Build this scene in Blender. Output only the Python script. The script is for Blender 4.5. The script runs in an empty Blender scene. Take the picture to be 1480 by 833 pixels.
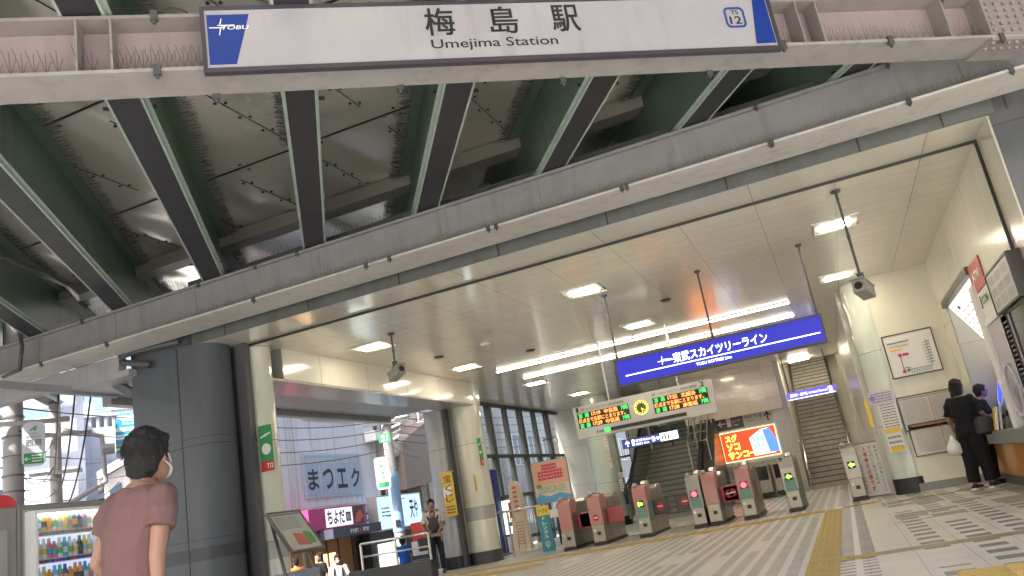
import bpy, bmesh, math, random
from mathutils import Vector, Matrix, noise
random.seed(7)
R = math.radians
C = bpy.context.scene.collection
sc = bpy.context.scene
# ------------------------------------------------------------------ camera
FPX, YAW, PIT, ROL, HC = 1172.7, .34204, .26318, .174708, 0.95
Fw = Vector((-math.sin(YAW)*math.cos(PIT), math.cos(YAW)*math.cos(PIT), math.sin(PIT)))
Rt = Vector((math.cos(YAW), math.sin(YAW), 0)); Up = Rt.cross(Fw)
IR = Rt*math.cos(ROL)-Up*math.sin(ROL); IU = Rt*math.sin(ROL)+Up*math.cos(ROL)
cam = bpy.data.objects.new('camera', bpy.data.cameras.new('camera')); C.objects.link(cam); sc.camera = cam
mw = Matrix((IR, IU, -Fw)).transposed().to_4x4(); mw.translation = Vector((0, 0, HC)); cam.matrix_world = mw
cam.data.sensor_width = 36; cam.data.lens = FPX/1480*36; cam.data.clip_end = 2000; cam.data.clip_start = .05
CAM = Vector((0, 0, HC))
# ------------------------------------------------------------------ world, sun, exposure
w = bpy.data.worlds.new("World"); sc.world = w; w.use_nodes = True
nt = w.node_tree; bg = nt.nodes['Background']; sky = nt.nodes.new('ShaderNodeTexSky'); sky.sky_type = 'NISHITA'
SUN_EL, SUN_AZ = R(50), R(195)          # azimuth from +Y towards +X (direction the sun stands in)
sky.sun_disc = False; sky.sun_elevation = SUN_EL; sky.sun_rotation = SUN_AZ; sky.air_density = 1.0; sky.dust_density = 7
nt.links.new(sky.outputs[0], bg.inputs[0]); bg.inputs[1].default_value = .15
sl = bpy.data.lights.new('sun', 'SUN'); sl.energy = 4.5; sl.angle = R(.5); sl.color = (1, .96, .89)
so = bpy.data.objects.new('sun', sl); C.objects.link(so)
sd = Vector((math.sin(SUN_AZ)*math.cos(SUN_EL), math.cos(SUN_AZ)*math.cos(SUN_EL), math.sin(SUN_EL)))
so.rotation_euler = (-sd).to_track_quat('-Z', 'Y').to_euler(); so.location = (0, 0, 60)
vs = sc.view_settings; vs.view_transform = 'Standard'; vs.look = 'None'; vs.exposure = 1.7; vs.gamma = 1; vs.use_curve_mapping = False
EM = 1.0                                # strength scale of the lamps and lit signs

# ------------------------------------------------------------------ helpers
def ray(x, y): return IR*((x-740)/FPX) - IU*((y-416.5)/FPX) + Fw
def P(x, y, ax, v):                     # where the ray through a photo point meets a real plane
    d = ray(x, y); i = 'XYZ'.index(ax); return CAM + d*((v-CAM[i])/d[i])
def D(x, y, d): return CAM + ray(x, y)*d
def fz(x): return 0.0155*(x-1)          # the floor falls gently towards the street
MATS = {}
def mat(name, col, rough=.6, metal=0, var=.08, scale=3, bump=0, bscale=30, emit=0, coat=0, grime=0, spec=.5):
    if name in MATS: return MATS[name]
    m = bpy.data.materials.new(name); m.use_nodes = True; n = m.node_tree; b = n.nodes['Principled BSDF']
    b.inputs['Roughness'].default_value = rough; b.inputs['Metallic'].default_value = metal
    b.inputs['Specular IOR Level'].default_value = spec
    c = (*col, 1)
    g = n.nodes.new('ShaderNodeNewGeometry')
    nz = n.nodes.new('ShaderNodeTexNoise'); nz.inputs['Scale'].default_value = scale; nz.inputs['Detail'].default_value = 6
    n.links.new(g.outputs['Position'], nz.inputs['Vector'])
    mx = n.nodes.new('ShaderNodeMix'); mx.data_type = 'RGBA'
    mx.inputs[6].default_value = tuple(min(1, v*(1-var)) for v in col)+(1,)
    mx.inputs[7].default_value = tuple(min(1, v*(1+var)) for v in col)+(1,)
    n.links.new(nz.outputs['Fac'], mx.inputs[0]); out = mx.outputs[2]
    if grime:
        mp = n.nodes.new('ShaderNodeMapping'); mp.inputs['Scale'].default_value = (5, 5, .5)
        n.links.new(g.outputs['Position'], mp.inputs[0])
        n2 = n.nodes.new('ShaderNodeTexNoise'); n2.inputs['Scale'].default_value = 1.2; n2.inputs['Detail'].default_value = 7
        n.links.new(mp.outputs[0], n2.inputs['Vector'])
        cr = n.nodes.new('ShaderNodeMapRange'); cr.inputs[1].default_value = .52; cr.inputs[2].default_value = .75
        cr.inputs[3].default_value = 0; cr.inputs[4].default_value = grime
        n.links.new(n2.outputs['Fac'], cr.inputs[0])
        m2 = n.nodes.new('ShaderNodeMix'); m2.data_type = 'RGBA'; m2.inputs[7].default_value = tuple(v*.35 for v in col)+(1,)
        n.links.new(cr.outputs[0], m2.inputs[0]); n.links.new(out, m2.inputs[6]); out = m2.outputs[2]
    n.links.new(out, b.inputs['Base Color'])
    if rough > .02:
        rr = n.nodes.new('ShaderNodeMapRange'); rr.inputs[3].default_value = rough*.8; rr.inputs[4].default_value = min(1, rough*1.25)
        n.links.new(nz.outputs['Fac'], rr.inputs[0]); n.links.new(rr.outputs[0], b.inputs['Roughness'])
    if bump:
        nb = n.nodes.new('ShaderNodeTexNoise'); nb.inputs['Scale'].default_value = bscale; nb.inputs['Detail'].default_value = 4
        n.links.new(g.outputs['Position'], nb.inputs['Vector'])
        bp = n.nodes.new('ShaderNodeBump'); bp.inputs['Strength'].default_value = bump; bp.inputs['Distance'].default_value = .02
        n.links.new(nb.outputs['Fac'], bp.inputs['Height']); n.links.new(bp.outputs[0], b.inputs['Normal'])
    if coat: b.inputs['Coat Weight'].default_value = coat; b.inputs['Coat Roughness'].default_value = .08
    if emit:
        b.inputs['Emission Strength'].default_value = emit*EM
        b.inputs['Emission Color'].default_value = c
    MATS[name] = m; return m
class Ex:                               # tiny node-expression helper for patterned materials
    def __init__(s, n): s.n = n
    def m(s, op, a, b=0., c=0.):
        nd = s.n.nodes.new('ShaderNodeMath'); nd.operation = op
        for i, v in enumerate((a, b, c)):
            if isinstance(v, (int, float)): nd.inputs[i].default_value = v
            else: s.n.links.new(v, nd.inputs[i])
        return nd.outputs[0]
    def gt(s, a, b): return s.m('GREATER_THAN', a, b)
    def lt(s, a, b): return s.m('LESS_THAN', a, b)
    def band(s, a, lo, hi): return s.m('MULTIPLY', s.gt(a, lo), s.lt(a, hi))
    def per(s, a, p, off=0): return s.m('FRACT', s.m('DIVIDE', s.m('ADD', a, off), p))
    def mix(s, f, a, b):
        nd = s.n.nodes.new('ShaderNodeMix'); nd.data_type = 'RGBA'
        if isinstance(f, (int, float)): nd.inputs[0].default_value = f
        else: s.n.links.new(f, nd.inputs[0])
        for i, v in ((6, a), (7, b)):
            if isinstance(v, tuple): nd.inputs[i].default_value = (*v, 1)
            else: s.n.links.new(v, nd.inputs[i])
        return nd.outputs[2]
def panel_mat(name, col, rough, px, py, axes, ox=0, oy=0, line=.006, dark=.35, metal=0, coat=0, wav=.0, band=None, var=.04, grime=0, spec=.5):
    """panels with dark joints every px / py metres along two world axes"""
    m = mat(name, col, rough, metal, var=var, scale=1.3, coat=coat, grime=grime, spec=spec); n = m.node_tree; e = Ex(n); b = n.nodes['Principled BSDF']
    src = b.inputs['Base Color'].links[0].from_socket
    g = n.nodes.new('ShaderNodeNewGeometry'); s = n.nodes.new('ShaderNodeSeparateXYZ'); n.links.new(g.outputs['Position'], s.inputs[0])
    A = s.outputs['XYZ'.index(axes[0])]; B = s.outputs['XYZ'.index(axes[1])]
    l1 = e.lt(e.per(A, px, ox), line/px) if px else 0.; l2 = e.lt(e.per(B, py, oy), line/py) if py else 0.
    f = e.m('MAXIMUM', l1, l2)
    # each panel a touch different
    wn = n.nodes.new('ShaderNodeTexWhiteNoise'); cb = n.nodes.new('ShaderNodeCombineXYZ')
    n.links.new(e.m('FLOOR', e.m('DIVIDE', e.m('ADD', A, ox), px or 9.)), cb.inputs[0]); n.links.new(e.m('FLOOR', e.m('DIVIDE', e.m('ADD', B, oy), py or 9.)), cb.inputs[1])
    n.links.new(cb.outputs[0], wn.inputs['Vector'])
    k = e.m('MULTIPLY', wn.outputs['Value'], .09)
    src = e.mix(k, src, tuple(v*.5 for v in col))
    if band: src = e.mix(e.band(s.outputs[2], band[0], band[1]), src, band[2])
    out = e.mix(e.m('MULTIPLY', f, 1-dark), src, (.03, .03, .03))
    n.links.new(out, b.inputs['Base Color'])
    bp = n.nodes.new('ShaderNodeBump'); bp.inputs['Strength'].default_value = .5; bp.inputs['Distance'].default_value = .004; bp.invert = True
    n.links.new(f, bp.inputs['Height'])
    if wav:
        nz = n.nodes.new('ShaderNodeTexNoise'); nz.inputs['Scale'].default_value = 1.6; nz.inputs['Detail'].default_value = 1
        n.links.new(g.outputs['Position'], nz.inputs['Vector'])
        b2 = n.nodes.new('ShaderNodeBump'); b2.inputs['Strength'].default_value = 1; b2.inputs['Distance'].default_value = wav
        h2 = e.m('ADD', nz.outputs['Fac'], e.m('MULTIPLY', wn.outputs['Value'], .0))
        n.links.new(h2, b2.inputs['Height']); n.links.new(b2.outputs[0], bp.inputs['Normal'])
    n.links.new(bp.outputs[0], b.inputs['Normal'])
    return m
def glass(name, tint=(.8, .85, .85), rough=.03, refl=.12):
    if name in MATS: return MATS[name]
    m = bpy.data.materials.new(name); m.use_nodes = True; n = m.node_tree; n.nodes.clear()
    o = n.nodes.new('ShaderNodeOutputMaterial'); t = n.nodes.new('ShaderNodeBsdfTransparent'); g = n.nodes.new('ShaderNodeBsdfGlossy')
    t.inputs[0].default_value = (*tint, 1); g.inputs['Roughness'].default_value = rough
    f0 = n.nodes.new('ShaderNodeLayerWeight'); f = n.nodes.new('ShaderNodeMath'); f.operation = 'POWER'; f.inputs[1].default_value = 5; n.links.new(f0.outputs['Facing'], f.inputs[0])
    a = n.nodes.new('ShaderNodeMath'); a.operation = 'ADD'; a.inputs[1].default_value = refl; n.links.new(f.outputs[0], a.inputs[0])
    mx = n.nodes.new('ShaderNodeMixShader'); n.links.new(a.outputs[0], mx.inputs[0]); n.links.new(t.outputs[0], mx.inputs[1]); n.links.new(g.outputs[0], mx.inputs[2])
    n.links.new(mx.outputs[0], o.inputs[0]); MATS[name] = m; return m

class MB:
    def __init__(s): s.v = []; s.f = []
    def add(s, vs_, fs):
        o = len(s.v); s.v += [Vector(p) for p in vs_]; s.f += [tuple(i+o for i in f) for f in fs]; return s
    def box(s, x0, x1, y0, y1, z0, z1):
        if x0 > x1: x0, x1 = x1, x0
        if y0 > y1: y0, y1 = y1, y0
        if z0 > z1: z0, z1 = z1, z0
        return s.add([(x, y, z) for z in (z0, z1) for y in (y0, y1) for x in (x0, x1)],
                     [(0, 2, 3, 1), (4, 5, 7, 6), (0, 1, 5, 4), (2, 6, 7, 3), (0, 4, 6, 2), (1, 3, 7, 5)])
    def obox(s, o, a, b, c):            # origin corner + three edge vectors
        o, a, b, c = map(Vector, (o, a, b, c))
        if a.cross(b).dot(c) < 0: a, b = b, a
        return s.add([o, o+a, o+b, o+a+b, o+c, o+c+a, o+c+b, o+a+b+c],
                     [(0, 2, 3, 1), (4, 5, 7, 6), (0, 1, 5, 4), (2, 6, 7, 3), (0, 4, 6, 2), (1, 3, 7, 5)])
    def quad(s, a, b, c, d): return s.add([a, b, c, d], [(0, 1, 2, 3)])
    def prism(s, poly, ext):            # polygon of 3-D points extruded along ext
        e = Vector(ext); n = len(poly); p = [Vector(q) for q in poly]
        nn = Vector((0, 0, 0))
        for i in range(n): nn += p[i].cross(p[(i+1) % n])
        if nn.dot(e) > 0: p.reverse()
        return s.add(p+[q+e for q in p], [tuple(range(n)), tuple(range(2*n-1, n-1, -1))] + [(i+n, (i+1) % n+n, (i+1) % n, i) for i in range(n)])
    def tube(s, pts, r, n=8, cap=True):
        pts = [Vector(p) for p in pts]; rs = r if isinstance(r, (list, tuple)) else [r]*len(pts)
        o = len(s.v); t0 = None
        for i, p in enumerate(pts):
            t = (pts[min(i+1, len(pts)-1)]-pts[max(i-1, 0)]).normalized()
            if t0 is None:
                u = t.orthogonal().normalized()
            else:
                u = (u - t*u.dot(t)).normalized()
            t0 = t; w_ = t.cross(u)
            for k in range(n):
                a = 2*math.pi*k/n; s.v.append(p+(u*math.cos(a)+w_*math.sin(a))*rs[i])
        for i in range(len(pts)-1):
            for k in range(n):
                a = o+i*n+k; b = o+i*n+(k+1) % n; s.f.append((a, b, b+n, a+n))
        if cap: s.f.append(tuple(o+k for k in reversed(range(n)))); s.f.append(tuple(o+(len(pts)-1)*n+k for k in range(n)))
        return s
    def cyl(s, x, y, z0, z1, r, n=24, r1=None): return s.tube([(x, y, z0), (x, y, z1)], [r, r if r1 is None else r1], n)
    def ell(s, c, rad, n=14, m=10, rot=None):
        c = Vector(c); o = len(s.v)
        for j in range(m+1):
            ph = math.pi*j/m
            for k in range(n):
                a = 2*math.pi*k/n; q = Vector((rad[0]*math.sin(ph)*math.cos(a), rad[1]*math.sin(ph)*math.sin(a), -rad[2]*math.cos(ph)))
                if rot: q = rot @ q
                s.v.append(c+q)
        for j in range(m):
            for k in range(n):
                a = o+j*n+k; b = o+j*n+(k+1) % n; s.f.append((a, b, b+n, a+n))
        return s
    def loft(s, rings, n=20):           # rings: (centre, rx, ry[, xdir, ydir])
        o = len(s.v)
        for rg in rings:
            c = Vector(rg[0]); xd = Vector(rg[3]) if len(rg) > 3 else Vector((1, 0, 0)); yd = Vector(rg[4]) if len(rg) > 4 else Vector((0, 1, 0))
            for k in range(n):
                a = 2*math.pi*k/n; s.v.append(c+xd*rg[1]*math.cos(a)+yd*rg[2]*math.sin(a))
        m = len(rings)
        for j in range(m-1):
            for k in range(n):
                a = o+j*n+k; b = o+j*n+(k+1) % n; s.f.append((a, b, b+n, a+n))
        s.f.append(tuple(o+k for k in reversed(range(n)))); s.f.append(tuple(o+(m-1)*n+k for k in range(n)))
        return s
    def cap(s, a, b, ra, rb, n=12):     # tapered capsule
        a, b = Vector(a), Vector(b); t = (b-a).normalized(); pts = []; rs = []
        for i in range(5):
            q = math.pi/2*(i/4-1); pts.append(a+t*ra*math.sin(q)); rs.append(max(ra*math.cos(q), ra*.02))
        for i in range(5):
            q = math.pi/2*i/4; pts.append(b+t*rb*math.sin(q)); rs.append(max(rb*math.cos(q), rb*.02))
        return s.tube(pts, rs, n)
    def build(s, name, m, parent=None, smooth=False, bevel=0, local=False, remesh=0, smo=0):
        me = bpy.data.meshes.new(name)
        if parent is not None and not local: off = wloc(parent)
        elif parent is None and s.v and not local:
            lo = [min(v[i] for v in s.v) for i in range(3)]; hi = [max(v[i] for v in s.v) for i in range(3)]
            off = Vector(((lo[0]+hi[0])/2, (lo[1]+hi[1])/2, lo[2]))
        else: off = Vector((0, 0, 0))
        me.from_pydata([v-off for v in s.v], [], s.f); me.materials.append(m); me.update()
        o = bpy.data.objects.new(name, me); C.objects.link(o)
        if parent is not None: o.parent = parent
        elif not local: o.location = off
        if remesh:
            o.modifiers.new('r', 'REMESH').mode = 'VOXEL'; o.modifiers['r'].voxel_size = remesh
            if smo: q = o.modifiers.new('s', 'SMOOTH'); q.iterations = smo; q.factor = .5
            dg = bpy.context.evaluated_depsgraph_get(); nm = bpy.data.meshes.new_from_object(o.evaluated_get(dg)); o.modifiers.clear(); o.data = nm
            me = nm
            if not me.materials: me.materials.append(m)
        if smooth or remesh: me.polygons.foreach_set('use_smooth', [True]*len(me.polygons))
        if smooth == 'auto':
            me.polygons.foreach_set('use_smooth', [True]*len(me.polygons))
            bm = bmesh.new(); bm.from_mesh(me)
            for ed in bm.edges:
                if len(ed.link_faces) == 2 and ed.calc_face_angle(0) > .6: ed.smooth = False
            bm.to_mesh(me); bm.free()
        if bevel:
            q = o.modifiers.new('bevel', 'BEVEL'); q.width = bevel; q.segments = 2; q.limit_method = 'ANGLE'
        return o
def wloc(o):
    l = Vector(o.location)
    while o.parent: o = o.parent; l += Vector(o.location)
    return l
def tag(o, label, cat, group=None, kind=None):
    if label: o['label'] = label
    if cat: o['category'] = cat
    if group: o['group'] = group
    if kind: o['kind'] = kind
    return o
def thing(name, label, cat, loc=(0, 0, 0), rz=0, group=None):
    o = bpy.data.objects.new(name, None); C.objects.link(o); o.location = loc; o.rotation_euler = (0, 0, rz); o.empty_display_size = .2
    return tag(o, label, cat, group)
def struct(o): o['kind'] = 'structure'; return o
def dup(o, loc=None, label=None, rz=None, parent=None):
    c = o.copy(); C.objects.link(c)
    if parent is not None: c.parent = parent
    for ch in [q for q in o.children]: dup(ch, parent=c)
    if loc is not None: c.location = loc
    if label: c['label'] = label
    if rz is not None: c.rotation_euler = (0, 0, rz)
    return c
# flat frames for writing and marks
class Fr:
    def __init__(s, o, r, u):
        s.o = Vector(o); s.r = Vector(r).normalized(); u = Vector(u); u = u-s.r*u.dot(s.r); s.u = u.normalized(); s.n = s.r.cross(s.u)
    def p(s, a, b, d=0): return s.o+s.r*a+s.u*b+s.n*d
    def rect(s, mb, a0, a1, b0, b1, d0, d1=None):
        if d1 is None: d1 = d0+.003
        return mb.obox(s.p(a0, b0, d0), s.r*(a1-a0), s.u*(b1-b0), s.n*(d1-d0))
    def poly(s, mb, pts, d0, d1): return mb.prism([s.p(a, b, d0) for a, b in pts], s.n*(d1-d0))
    def disc(s, mb, a, b, r, d0, d1, n=20): return s.poly(mb, [(a+r*math.cos(2*math.pi*k/n), b+r*math.sin(2*math.pi*k/n)) for k in range(n)], d0, d1)
    def ring(s, mb, a, b, r, t, d0, d1, n=24):
        for k in range(n):
            q0, q1 = 2*math.pi*k/n, 2*math.pi*(k+1)/n
            s.poly(mb, [(a+r*math.cos(q0), b+r*math.sin(q0)), (a+r*math.cos(q1), b+r*math.sin(q1)), (a+(r-t)*math.cos(q1), b+(r-t)*math.sin(q1)), (a+(r-t)*math.cos(q0), b+(r-t)*math.sin(q0))], d0, d1)
    def text(s, mb, txt, a0, a1, b0, b1, d=.006, bold=.0, shear=0):
        v, f = glyphs(txt, bold)
        if not v: return
        x0 = min(p[0] for p in v); x1 = max(p[0] for p in v); y0 = min(p[1] for p in v); y1 = max(p[1] for p in v)
        for_ = [s.p(a0+(p[0]-x0)/(x1-x0 or 1)*(a1-a0)+shear*(p[1]-y0)/(y1-y0 or 1), b0+(p[1]-y0)/(y1-y0 or 1)*(b1-b0), d) for p in v]
        mb.add(for_, f)
    def vtext(s, mb, txt, a0, a1, b0, b1, d=.006, bold=0):   # written downwards
        n = len(txt); h = (b1-b0)/n
        for i, ch in enumerate(txt):
            if ch == ' ': continue
            t = b1-h*i
            if ch in 'ー': s.rect(mb, (a0+a1)/2-.06*(a1-a0), (a0+a1)/2+.06*(a1-a0), t-h*.85, t-h*.15, d); continue
            s.text(mb, ch, a0, a1, t-h*.9, t-h*.08, d, bold)
    def lines(s, mb, a0, a1, b0, b1, n, d=.006, fill=.5, seed=1, seg=1):   # unreadably small print, as rows of marks
        rr = random.Random(seed); h = (b1-b0)/n
        for i in range(n):
            t = b1-h*i; q = a0
            while q < a1-.01*(a1-a0):
                L = min(a1-q, (a1-a0)*rr.uniform(.06, .3)/seg)
                s.rect(mb, q, q+L*.85, t-h*(.5+fill/2), t-h*(.5-fill/2), d, d+.001); q += L
            if rr.random() < .2: pass
_g = {}
def glyphs(txt, bold=0):
    k = (txt, bold)
    if k not in _g:
        cu = bpy.data.curves.new('t', 'FONT'); cu.body = txt; cu.resolution_u = 4; cu.offset = bold
        o = bpy.data.objects.new('t', cu); C.objects.link(o)
        dg = bpy.context.evaluated_depsgraph_get(); dg.update(); me = o.evaluated_get(dg).to_mesh()
        _g[k] = ([(v.co.x, v.co.y) for v in me.vertices], [tuple(p.vertices) for p in me.polygons])
        o.evaluated_get(dg).to_mesh_clear(); bpy.data.objects.remove(o); bpy.data.curves.remove(cu)
    return _g[k]
def signboard(name, label, cat, F, W, H, m_board, m_frame=None, t=.03, fw=.02, group=None):
    """root Empty at the sign's centre, a board whose face is F's plane, an optional frame"""
    root = thing(name, label, cat, F.p(W/2, H/2, -t/2), 0, group)
    mb = MB(); F.rect(mb, 0, W, 0, H, -t, 0); mb.build('board', m_board, root)
    if m_frame:
        mb = MB()
        for a in ((-fw, 0, -fw, H+fw), (W, W+fw, -fw, H+fw), (0, W, -fw, 0), (0, W, H, H+fw)): F.rect(mb, *a, -t-.004, .012)
        mb.build('frame', m_frame, root)
    return root
#NEXT
# ------------------------------------------------------------------ materials
white_tile = panel_mat('white_tile', (.74, .74, .66), .16, 0, 1.5, 'XZ', oy=.1, coat=.3, line=.008, band=(.85, 1.2, (.42, .45, .43)))
wall_light = panel_mat('wall_light', (.74, .72, .60), .2, 1.0, 1.5, 'YZ', oy=.15, coat=.3, line=.008, grime=.12)
wall_x = panel_mat('wall_panel_x', (.70, .71, .64), .2, 1.3, 1.4, 'XZ', ox=.3, coat=.3, line=.008)
ceil_m = panel_mat('ceiling_panel', (.80, .76, .64), .22, .9875, .36, 'XY', ox=.27, oy=.05, line=.007, coat=.25, wav=.0012, var=.05, grime=.08)
sof_m = panel_mat('soffit_panel', (.68, .65, .56), .14, 1.975, 0, 'XY', ox=.27, line=.008, coat=.5)
dark_clad = panel_mat('dark_cladding', (.09, .095, .10), .22, 0, 1.45, 'XZ', oy=.35, coat=.25, line=.012, grime=.25)
fascia_m = mat('fascia_grey', (.12, .13, .125), .4, 0, var=.12, grime=.4)
beam_grey = mat('painted_beam_grey', (.24, .24, .25), .5, 0, var=.15, scale=6, bump=.15, grime=.35)
beam_pale = mat('painted_beam_pale', (.24, .215, .215), .55, 0, var=.13, scale=2, bump=.15, bscale=12, grime=.3)
flange_lit = mat('flange_lit_paint', (.50, .48, .45), .45, 0, var=.15, scale=7, bump=.1, grime=.35)  # hall light on the grey beam's flange is put into this paler colour
green_m = mat('green_girder_paint', (.12, .175, .14), .33, 0, var=.2, scale=1.5, bump=.08, grime=.35)
edge_green = mat('pale_green_edge_paint', (.33, .40, .36), .4, var=.2, scale=8)
flange_dark = mat('dark_flange_paint', (.028, .027, .033), .5, var=.2, scale=4)
steel = mat('stainless_steel', (.62, .61, .58), .28, 1, var=.08, scale=4)
steel_b = mat('brushed_gate_steel', (.36, .345, .30), .36, .85, var=.1, scale=5)
chrome = mat('bright_handrail_steel', (.8, .8, .78), .14, 1)
black = mat('black_metal', (.02, .02, .022), .4)
dgrey = mat('dark_grey_metal', (.07, .07, .075), .45)
mullion = mat('window_mullion_grey', (.035, .037, .036), .4)
concrete = mat('concrete', (.34, .34, .33), .85, var=.15, scale=4, bump=.3, grime=.3)
asphalt = mat('asphalt', (.055, .055, .058), .9, var=.2, scale=12, bump=.4, bscale=90)
granite = mat('black_granite', (.03, .03, .032), .25, var=.3, scale=40)
white_p = mat('white_paint', (.78, .78, .76), .45)
paper = mat('printed_paper', (.75, .74, .70), .5, var=.03)
ink = mat('black_ink', (.015, .015, .018), .5)
ink_grey = mat('grey_ink', (.22, .22, .23), .6)
blue_ink = mat('blue_ink', (.012, .03, .30), .45)
red_ink = mat('red_ink', (.55, .03, .03), .5)
green_ink = mat('green_ink', (.03, .30, .10), .5)
yellow_p = mat('yellow_print', (.75, .55, .05), .5)
pink_m = mat('pink_gate_panel', (.50, .235, .21), .35, coat=.3)
tact_y = mat('yellow_tactile', (.46, .33, .11), .7, var=.25, scale=9, grime=.3)
win = glass('window_glass', (.9, .93, .95), refl=.02)
cl_glass = glass('clear_glass', (.93, .95, .95), refl=.03)

# plate: dull silver sheets with seams
plate_m = bpy.data.materials.new('silver_deck_sheet'); plate_m.use_nodes = True
_n = plate_m.node_tree; _e = Ex(_n); _b = _n.nodes['Principled BSDF']; _b.inputs['Metallic'].default_value = .55; _b.inputs['Roughness'].default_value = .3
_g1 = _n.nodes.new('ShaderNodeNewGeometry')
_nz = _n.nodes.new('ShaderNodeTexNoise'); _nz.inputs['Scale'].default_value = .8; _nz.inputs['Detail'].default_value = 3; _n.links.new(_g1.outputs['Position'], _nz.inputs['Vector'])
_n.links.new(_e.mix(_nz.outputs['Fac'], (.78, .75, .67), (.88, .85, .77)), _b.inputs['Base Color'])
_mr = _n.nodes.new('ShaderNodeMapRange'); _mr.inputs[3].default_value = .22; _mr.inputs[4].default_value = .3; _n.links.new(_nz.outputs['Fac'], _mr.inputs[0]); _n.links.new(_mr.outputs[0], _b.inputs['Roughness'])
_n2 = _n.nodes.new('ShaderNodeTexNoise'); _n2.inputs['Scale'].default_value = 1; _n2.inputs['Detail'].default_value = 0; _mp = _n.nodes.new('ShaderNodeMapping'); _mp.inputs['Rotation'].default_value = (0, 0, R(-33.7)); _mp.inputs['Scale'].default_value = (1.5, .35, 1); _n.links.new(_g1.outputs['Position'], _mp.inputs[0]); _n.links.new(_mp.outputs[0], _n2.inputs['Vector'])
_bp = _n.nodes.new('ShaderNodeBump'); _bp.inputs['Strength'].default_value = 1; _bp.inputs['Distance'].default_value = .17; _n.links.new(_n2.outputs['Fac'], _bp.inputs['Height']); _n.links.new(_bp.outputs[0], _b.inputs['Normal'])

# ------------------------------------------------------------------ ground
def tilt_sheet(name, x0, x1, y0, y1, dz, m):
    n = 24; mb = MB()
    for i in range(n):
        a = x0+(x1-x0)*i/n; b = x0+(x1-x0)*(i+1)/n
        mb.quad((a, y0, fz(a)+dz), (b, y0, fz(b)+dz), (b, y1, fz(b)+dz), (a, y1, fz(a)+dz))
    return struct(mb.build(name, m))
ground = MB(); ground.box(-600, -10.2, -600, 900, -1.5, -1.1); struct(ground.build('road', asphalt))
g2_ = MB(); g2_.box(-10.2, 600, -600, 900, -1.5, -.45); struct(g2_.build('ground', mat('pale_ground', (.42, .41, .38), .85, bump=.2)))
pv = MB(); pv.box(-17.6, -15.5, -30, 80, -1.1, -.98); struct(pv.build('far_pavement', concrete))
for k, xx in enumerate((-12.2,)):
    mb = MB(); mb.box(xx-.07, xx+.07, -30, 90, -1.1, -1.096); struct(mb.build('road_line', white_p))
paving = mat('pavement_slabs', (.62, .61, .57), .7, bump=.2)
tilt_sheet('pavement', -10.2, 9, -8, 5.2, -.004, paving)
kb = MB(); kb.box(-10.35, -10.2, -8, 45, -1.1, -.18); struct(kb.build('kerb', granite))
# hall floor material
fm = bpy.data.materials.new('hall_floor_tile'); fm.use_nodes = True
n = fm.node_tree; e = Ex(n); b = n.nodes['Principled BSDF']
g = n.nodes.new('ShaderNodeNewGeometry'); s = n.nodes.new('ShaderNodeSeparateXYZ'); n.links.new(g.outputs['Position'], s.inputs[0]); X, Y = s.outputs[0], s.outputs[1]
nz = n.nodes.new('ShaderNodeTexNoise'); nz.inputs['Scale'].default_value = 2; nz.inputs['Detail'].default_value = 6; n.links.new(g.outputs['Position'], nz.inputs['Vector'])
def cell(px, py):
    wn = n.nodes.new('ShaderNodeTexWhiteNoise'); cb = n.nodes.new('ShaderNodeCombineXYZ')
    n.links.new(e.m('FLOOR', e.m('DIVIDE', X, px)), cb.inputs[0]); n.links.new(e.m('FLOOR', e.m('DIVIDE', Y, py)), cb.inputs[1]); n.links.new(cb.outputs[0], wn.inputs['Vector']); return wn.outputs['Value']
light = e.mix(nz.outputs['Fac'], (.44, .43, .39), (.68, .66, .60))
gray = e.mix(cell(.2, .3), (.24, .24, .225), (.32, .32, .30))
# left: long stripes
st = e.gt(e.per(X, .2, .05), .40); brk = e.gt(cell(.2, 1.2), .12)
left = e.mix(e.m('MULTIPLY', e.m('MULTIPLY', st, brk), .85), light, gray)
# right: dashed tiles, chequered further in
tile_on = e.gt(cell(.4, 1.2), .25)
dash = e.m('MULTIPLY', e.band(e.per(X, .4, .05), .22, .76), e.lt(e.per(Y, .42), .5))
dark2 = e.m('MULTIPLY', e.gt(cell(.4, .4), .62), e.gt(Y, 11.5))
right = e.mix(e.m('MULTIPLY', dash, tile_on), light, (.16, .155, .15)); right = e.mix(e.m('MULTIPLY', dark2, .8), right, (.2, .2, .19))
strip = e.mix(e.m('MULTIPLY', e.gt(e.m('ABSOLUTE', e.m('ADD', X, .13)), .03), e.m('MAXIMUM', e.gt(Y, 8.4), e.lt(e.per(Y, .2), .5))), light, (.18, .18, .175))
col = e.mix(e.gt(X, -.29), left, strip); col = e.mix(e.gt(X, .03), col, light); col = e.mix(e.gt(X, .35), col, right)
brown = e.m('MULTIPLY', e.band(Y, 8.5, 8.78), e.gt(X, .03)); col = e.mix(brown, col, (.26, .19, .10))
jt = e.m('MAXIMUM', e.lt(e.per(X, .4, .05), .012), e.lt(e.per(Y, .4), .012)); col = e.mix(e.m('MULTIPLY', jt, .7), col, (.08, .08, .075))
n.links.new(col, b.inputs['Base Color']); rr = n.nodes.new('ShaderNodeMapRange'); rr.inputs[3].default_value = .28; rr.inputs[4].default_value = .5; n.links.new(nz.outputs['Fac'], rr.inputs[0]); n.links.new(rr.outputs[0], b.inputs['Roughness'])
bp = n.nodes.new('ShaderNodeBump'); bp.inputs['Strength'].default_value = .4; bp.inputs['Distance'].default_value = .003; bp.invert = True; n.links.new(jt, bp.inputs['Height']); n.links.new(bp.outputs[0], b.inputs['Normal'])
tilt_sheet('hall_floor', -10.2, 9, 5.2, 48, 0, fm)
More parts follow.
